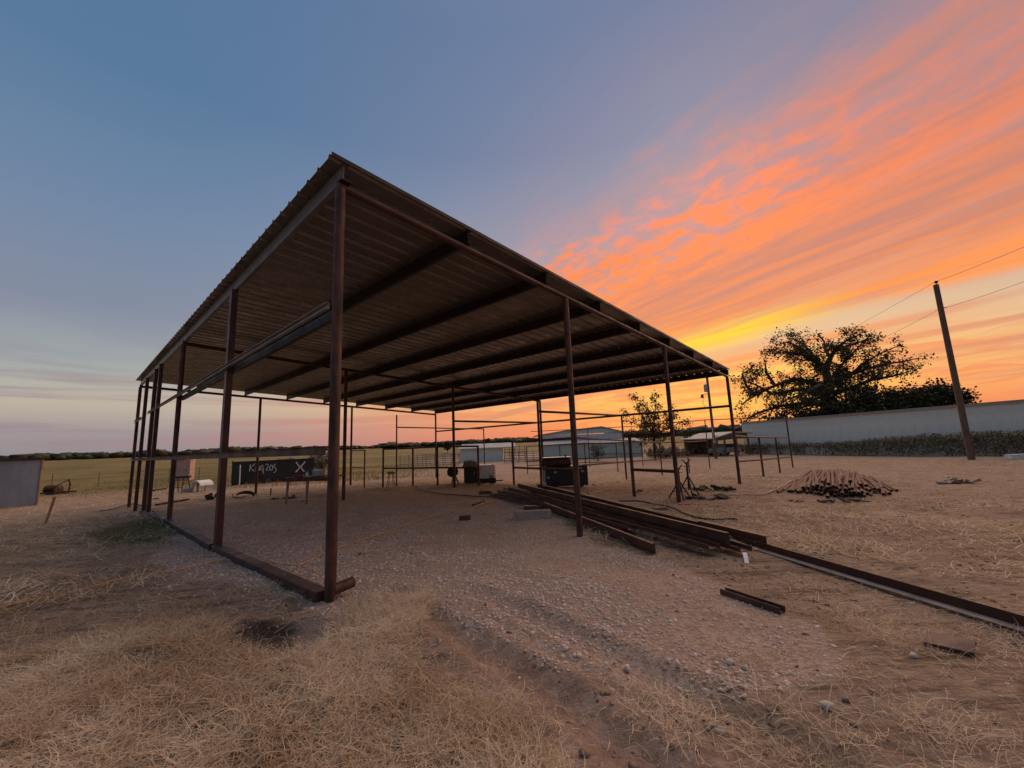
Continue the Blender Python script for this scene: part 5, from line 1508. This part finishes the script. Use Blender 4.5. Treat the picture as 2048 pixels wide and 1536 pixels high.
# the thick mat of dry straw in front
x, y, z, px_, py_ = scatter(420000, -5.2, 3.2, 1.6, 6.5, rg)
w = softpoly(x, y, px_, py_, P_STRAW, 22, 3)
cl = fbm(x * 3.2, y * 3.2, 3)
burn = np.maximum(blob(px_, py_, 522, 1275, 82, 34, x, y), blob(px_, py_, 290, 1318, 60, 24, x, y))
k = rg.random(len(x)) < w * np.clip(.4 + 1.8 * (cl - .3), .15, 1) * (1 - .93 * burn)
P_ = np.column_stack([x, y, z - .004])[k]
V_, F_, t_ = blades(P_, .15, .0034, .42, .42, 4, rg, .04)
gstuff('dry_straw', 'thick tangled mat of dry straw in the near left foreground', 'straw', V_, F_, t_, 'straw')
# thinner straw over the rest of the yard
xs, ys, zs, pxs, pys = [], [], [], [], []
x, y, z, px_, py_ = scatter(190000, -9, 9, 1.6, 11, rg)
gv = softpoly(x, y, px_, py_, P_GRAVEL, 18, 2); sdm = softpoly(x, y, px_, py_, P_SAND, 20, 2); st_ = softpoly(x, y, px_, py_, P_STRAW, 20, 2)
burn = np.maximum(blob(px_, py_, 522, 1275, 82, 34, x, y), np.maximum(blob(px_, py_, 290, 1318, 60, 24, x, y), blob(px_, py_, 630, 1262, 60, 30, x, y)))
cl = fbm(x * 1.9 + 9, y * 1.9, 3)
k = rg.random(len(x)) < np.clip(1.9 * (cl - .33), .05, 1) * (1 - .9 * gv) * (1 - .6 * sdm) * (1 - .5 * st_) * (1 - .9 * burn) * .9
V_, F_, t_ = blades(np.column_stack([x, y, z - .004])[k], .11, .0038, .36, .4, 3, rg, .02)
gstuff('loose_straw', 'thin loose straw and dead stems scattered over the yard', 'straw', V_, F_, t_, 'straw')
rr_s = np.exp(rg.uniform(math.log(7), math.log(40), 130000)); aa = np.radians(rg.uniform(-58, 58, 130000))
x, y = rr_s * np.sin(aa), rr_s * np.cos(aa); z = terr(x, y); px_, py_ = project(x, y, z)
gv = softpoly(x, y, px_, py_, P_GRAVEL, 10, 2)
cl = fbm(x * .9 + 9, y * .9, 3)
k = rg.random(len(x)) < np.clip(2.2 * (cl - .36), .02, 1) * (1 - .97 * gv) * .8
V_, F_, t_ = blades(np.column_stack([x, y, z - .01])[k], .2, .012, .4, .3, 2, rg, .02)
gstuff('yard_grass', 'short trampled dry grass across the yard behind', 'grass', V_, F_, t_, 'straw')
# tall tufts
tuft = []
for k in range(40):                       # along the foot of the grey shelter
    c = SB + ds * rg.uniform(0, 3.5) - nn * rg.uniform(.05, .35)
    q = rg.normal(0, .09, (35, 2)); xx, yy = c.x + q[:, 0], c.y + q[:, 1]
    tuft.append(np.column_stack([xx, yy, terr(xx, yy) - .01]))
for (cx, cy, s, nb) in [(790, 1212, .22, 900), (740, 1240, .16, 500), (1330, 1440, .15, 350), (1500, 1320, .15, 300), (1780, 1275, .2, 420), (1690, 1245, .16, 260), (545, 1178, .14, 220), (620, 1190, .12, 160), (1620, 1500, .2, 380), (1900, 1480, .22, 380), (2010, 1290, .2, 300), (960, 1480, .2, 500), (870, 1420, .2, 500), (60, 1265, .3, 500), (350, 1230, .25, 350)]:
    c = hit(cx, cy)
    q = rg.normal(0, s, (nb, 2)); xx, yy = c.x + q[:, 0], c.y + q[:, 1]
    tuft.append(np.column_stack([xx, yy, terr(xx, yy) - .01]))
x, y, z, px_, py_ = scatter(1500, -5, 3, 1.7, 6, rg)
k = (softpoly(x, y, px_, py_, P_STRAW, 10, 2) > .5) & (rg.random(len(x)) < .35) & (blob(px_, py_, 522, 1275, 95, 40, x, y) < .1)
for (a_, b_) in np.column_stack([x, y])[k]:
    nb = int(rg.uniform(25, 110)); q = rg.normal(0, rg.uniform(.03, .09), (nb, 2)); xx, yy = a_ + q[:, 0], b_ + q[:, 1]
    tuft.append(np.column_stack([xx, yy, terr(xx, yy) - .01]))
V_, F_, t_ = blades(np.concatenate(tuft), .15, .0032, .8, .3, 4, rg)
gstuff('grass_tufts', 'upright tufts of dead grass around the post foot and tracks', 'grass', V_, F_, t_, 'straw')
# green weeds by the left wall
x, y, z, px_, py_ = scatter(30000, -14, -5, 6.5, 15, rg)
w = softpoly(x, y, px_, py_, P_GREEN, 12, 3)
k = rg.random(len(x)) < w * .9 + .02 * (px_ < 330)
V_, F_, t_ = blades(np.column_stack([x, y, z - .01])[k], .16, .008, .9, .25, 3, rg)
gstuff('green_weeds', 'patch of short green weeds outside the left wall', 'weeds', V_, F_, t_, 'weed')
# grass at the edge of the field
rr_s = rg.uniform(30, 62, 30000); aa = np.radians(rg.uniform(-56, -8, 30000))
x, y = rr_s * np.sin(aa), rr_s * np.cos(aa); z = terr(x, y)
k = rg.random(len(x)) < np.clip(2.5 * (fbm(x * .18, y * .18, 3) - .35), .05, 1)
V_, F_, t_ = blades(np.column_stack([x, y, z - .02])[k], .38, .03, .9, .25, 2, rg)
gstuff('field_grass', 'golden and olive grass along the near edge of the field', 'grass', V_, F_, t_, 'fieldgrass')

# gravel
x, y, z, px_, py_ = scatter(520000, -9, 7, 2.4, 13, rg)
w = softpoly(x, y, px_, py_, P_GRAVEL, 26, 3)
dd = np.hypot(x, y)
k = rg.random(len(x)) < (w * np.clip(.25 + 1.8 * (fbm(x * 1.4 + 40, y * 1.4, 3) - .32), .06, 1) + .012) * np.clip(7.0 / dd, .25, 1) * .62
x, y, z = x[k], y[k], z[k]
s = np.exp(rg.normal(math.log(.0078), .52, len(x)))
s = np.clip(s, .004, .021)
V_, F_ = lumps(np.column_stack([x, y, z + s * .08]), s[:, None] * rg.uniform(.7, 1.25, (len(x), 3)) * np.array([1, 1, .72]), rg, .16)
gstuff('gravel', 'crushed pinkish limestone gravel spread over the pad', 'gravel', V_, F_, np.repeat(np.clip(rg.normal(.36, .24, len(x)), 0, 1), 12), 'gravel')
# clods and bits of dead plant trodden into the yard
x, y, z, px_, py_ = scatter(90000, -14, 15, 2.2, 20, rg)
gv = softpoly(x, y, px_, py_, P_GRAVEL, 14, 2); st_ = softpoly(x, y, px_, py_, P_STRAW, 14, 2)
k = rg.random(len(x)) < np.clip(2.4 * (fbm(x * 1.2 + 70, y * 1.2, 3) - .38), .03, 1) * (1 - .85 * gv) * (1 - .8 * st_) * .8
x, y, z = x[k], y[k], z[k]
s = np.clip(np.exp(rg.normal(math.log(.009), .55, len(x))), .003, .022)
V_, F_ = lumps(np.column_stack([x, y, z + s * .05]), s[:, None] * rg.uniform(.7, 1.5, (len(x), 3)) * np.array([1, 1, .6]), rg, .22)
gstuff('soil_clods', 'small dark clods and trodden bits scattered over the bare yard', 'clods', V_, F_, np.repeat(rg.random(len(x)), 12), 'clod')
# stones one can pick out
for (cx, cy, s, lab) in [(1132, 1301, .035, 'pale upright limestone chip at the lower edge of the gravel, left of two'), (1356, 1331, .034, 'pale limestone chip at the lower edge of the gravel, right of two'),
                         (1207, 1257, .026, 'small pale limestone chip in the middle of the gravel'), (1460, 1330, .055, 'large buff limestone lump at the right of the gravel'),
                         (1255, 1345, .045, 'rounded buff stone at the lower gravel edge between the two pale chips'), (1440, 1467, .03, 'lone pale stone in the sand near the bottom right'),
                         (1415, 1195, .03, 'pale stone left of the red channel offcut'), (1490, 1340, .04, 'angular buff stone beside the largest stone in the gravel'),
                         (1826, 1316, .04, 'cluster stone, largest of the pale stones in the right grass tuft'), (1652, 1417, .045, 'flat buff stone in the trampled grass at lower right'),
                         (338, 1178, .04, 'pale stone left of the sill beam in the thin gravel')]:
    c = hit(cx, cy)
    V, F = lumps(np.zeros((1, 3)), np.array([[s, s * .75, s * .9]]) * .68, rg, .3)
    o = npmesh('rock', V, F, M['stone'], None, False)
    o.rotation_euler = (rg.uniform(-.5, .5), rg.uniform(-.5, .5), rg.uniform(0, 6))
    o.location = c + Vector((0, 0, s * .28))
    tag(o, lab, 'rock')
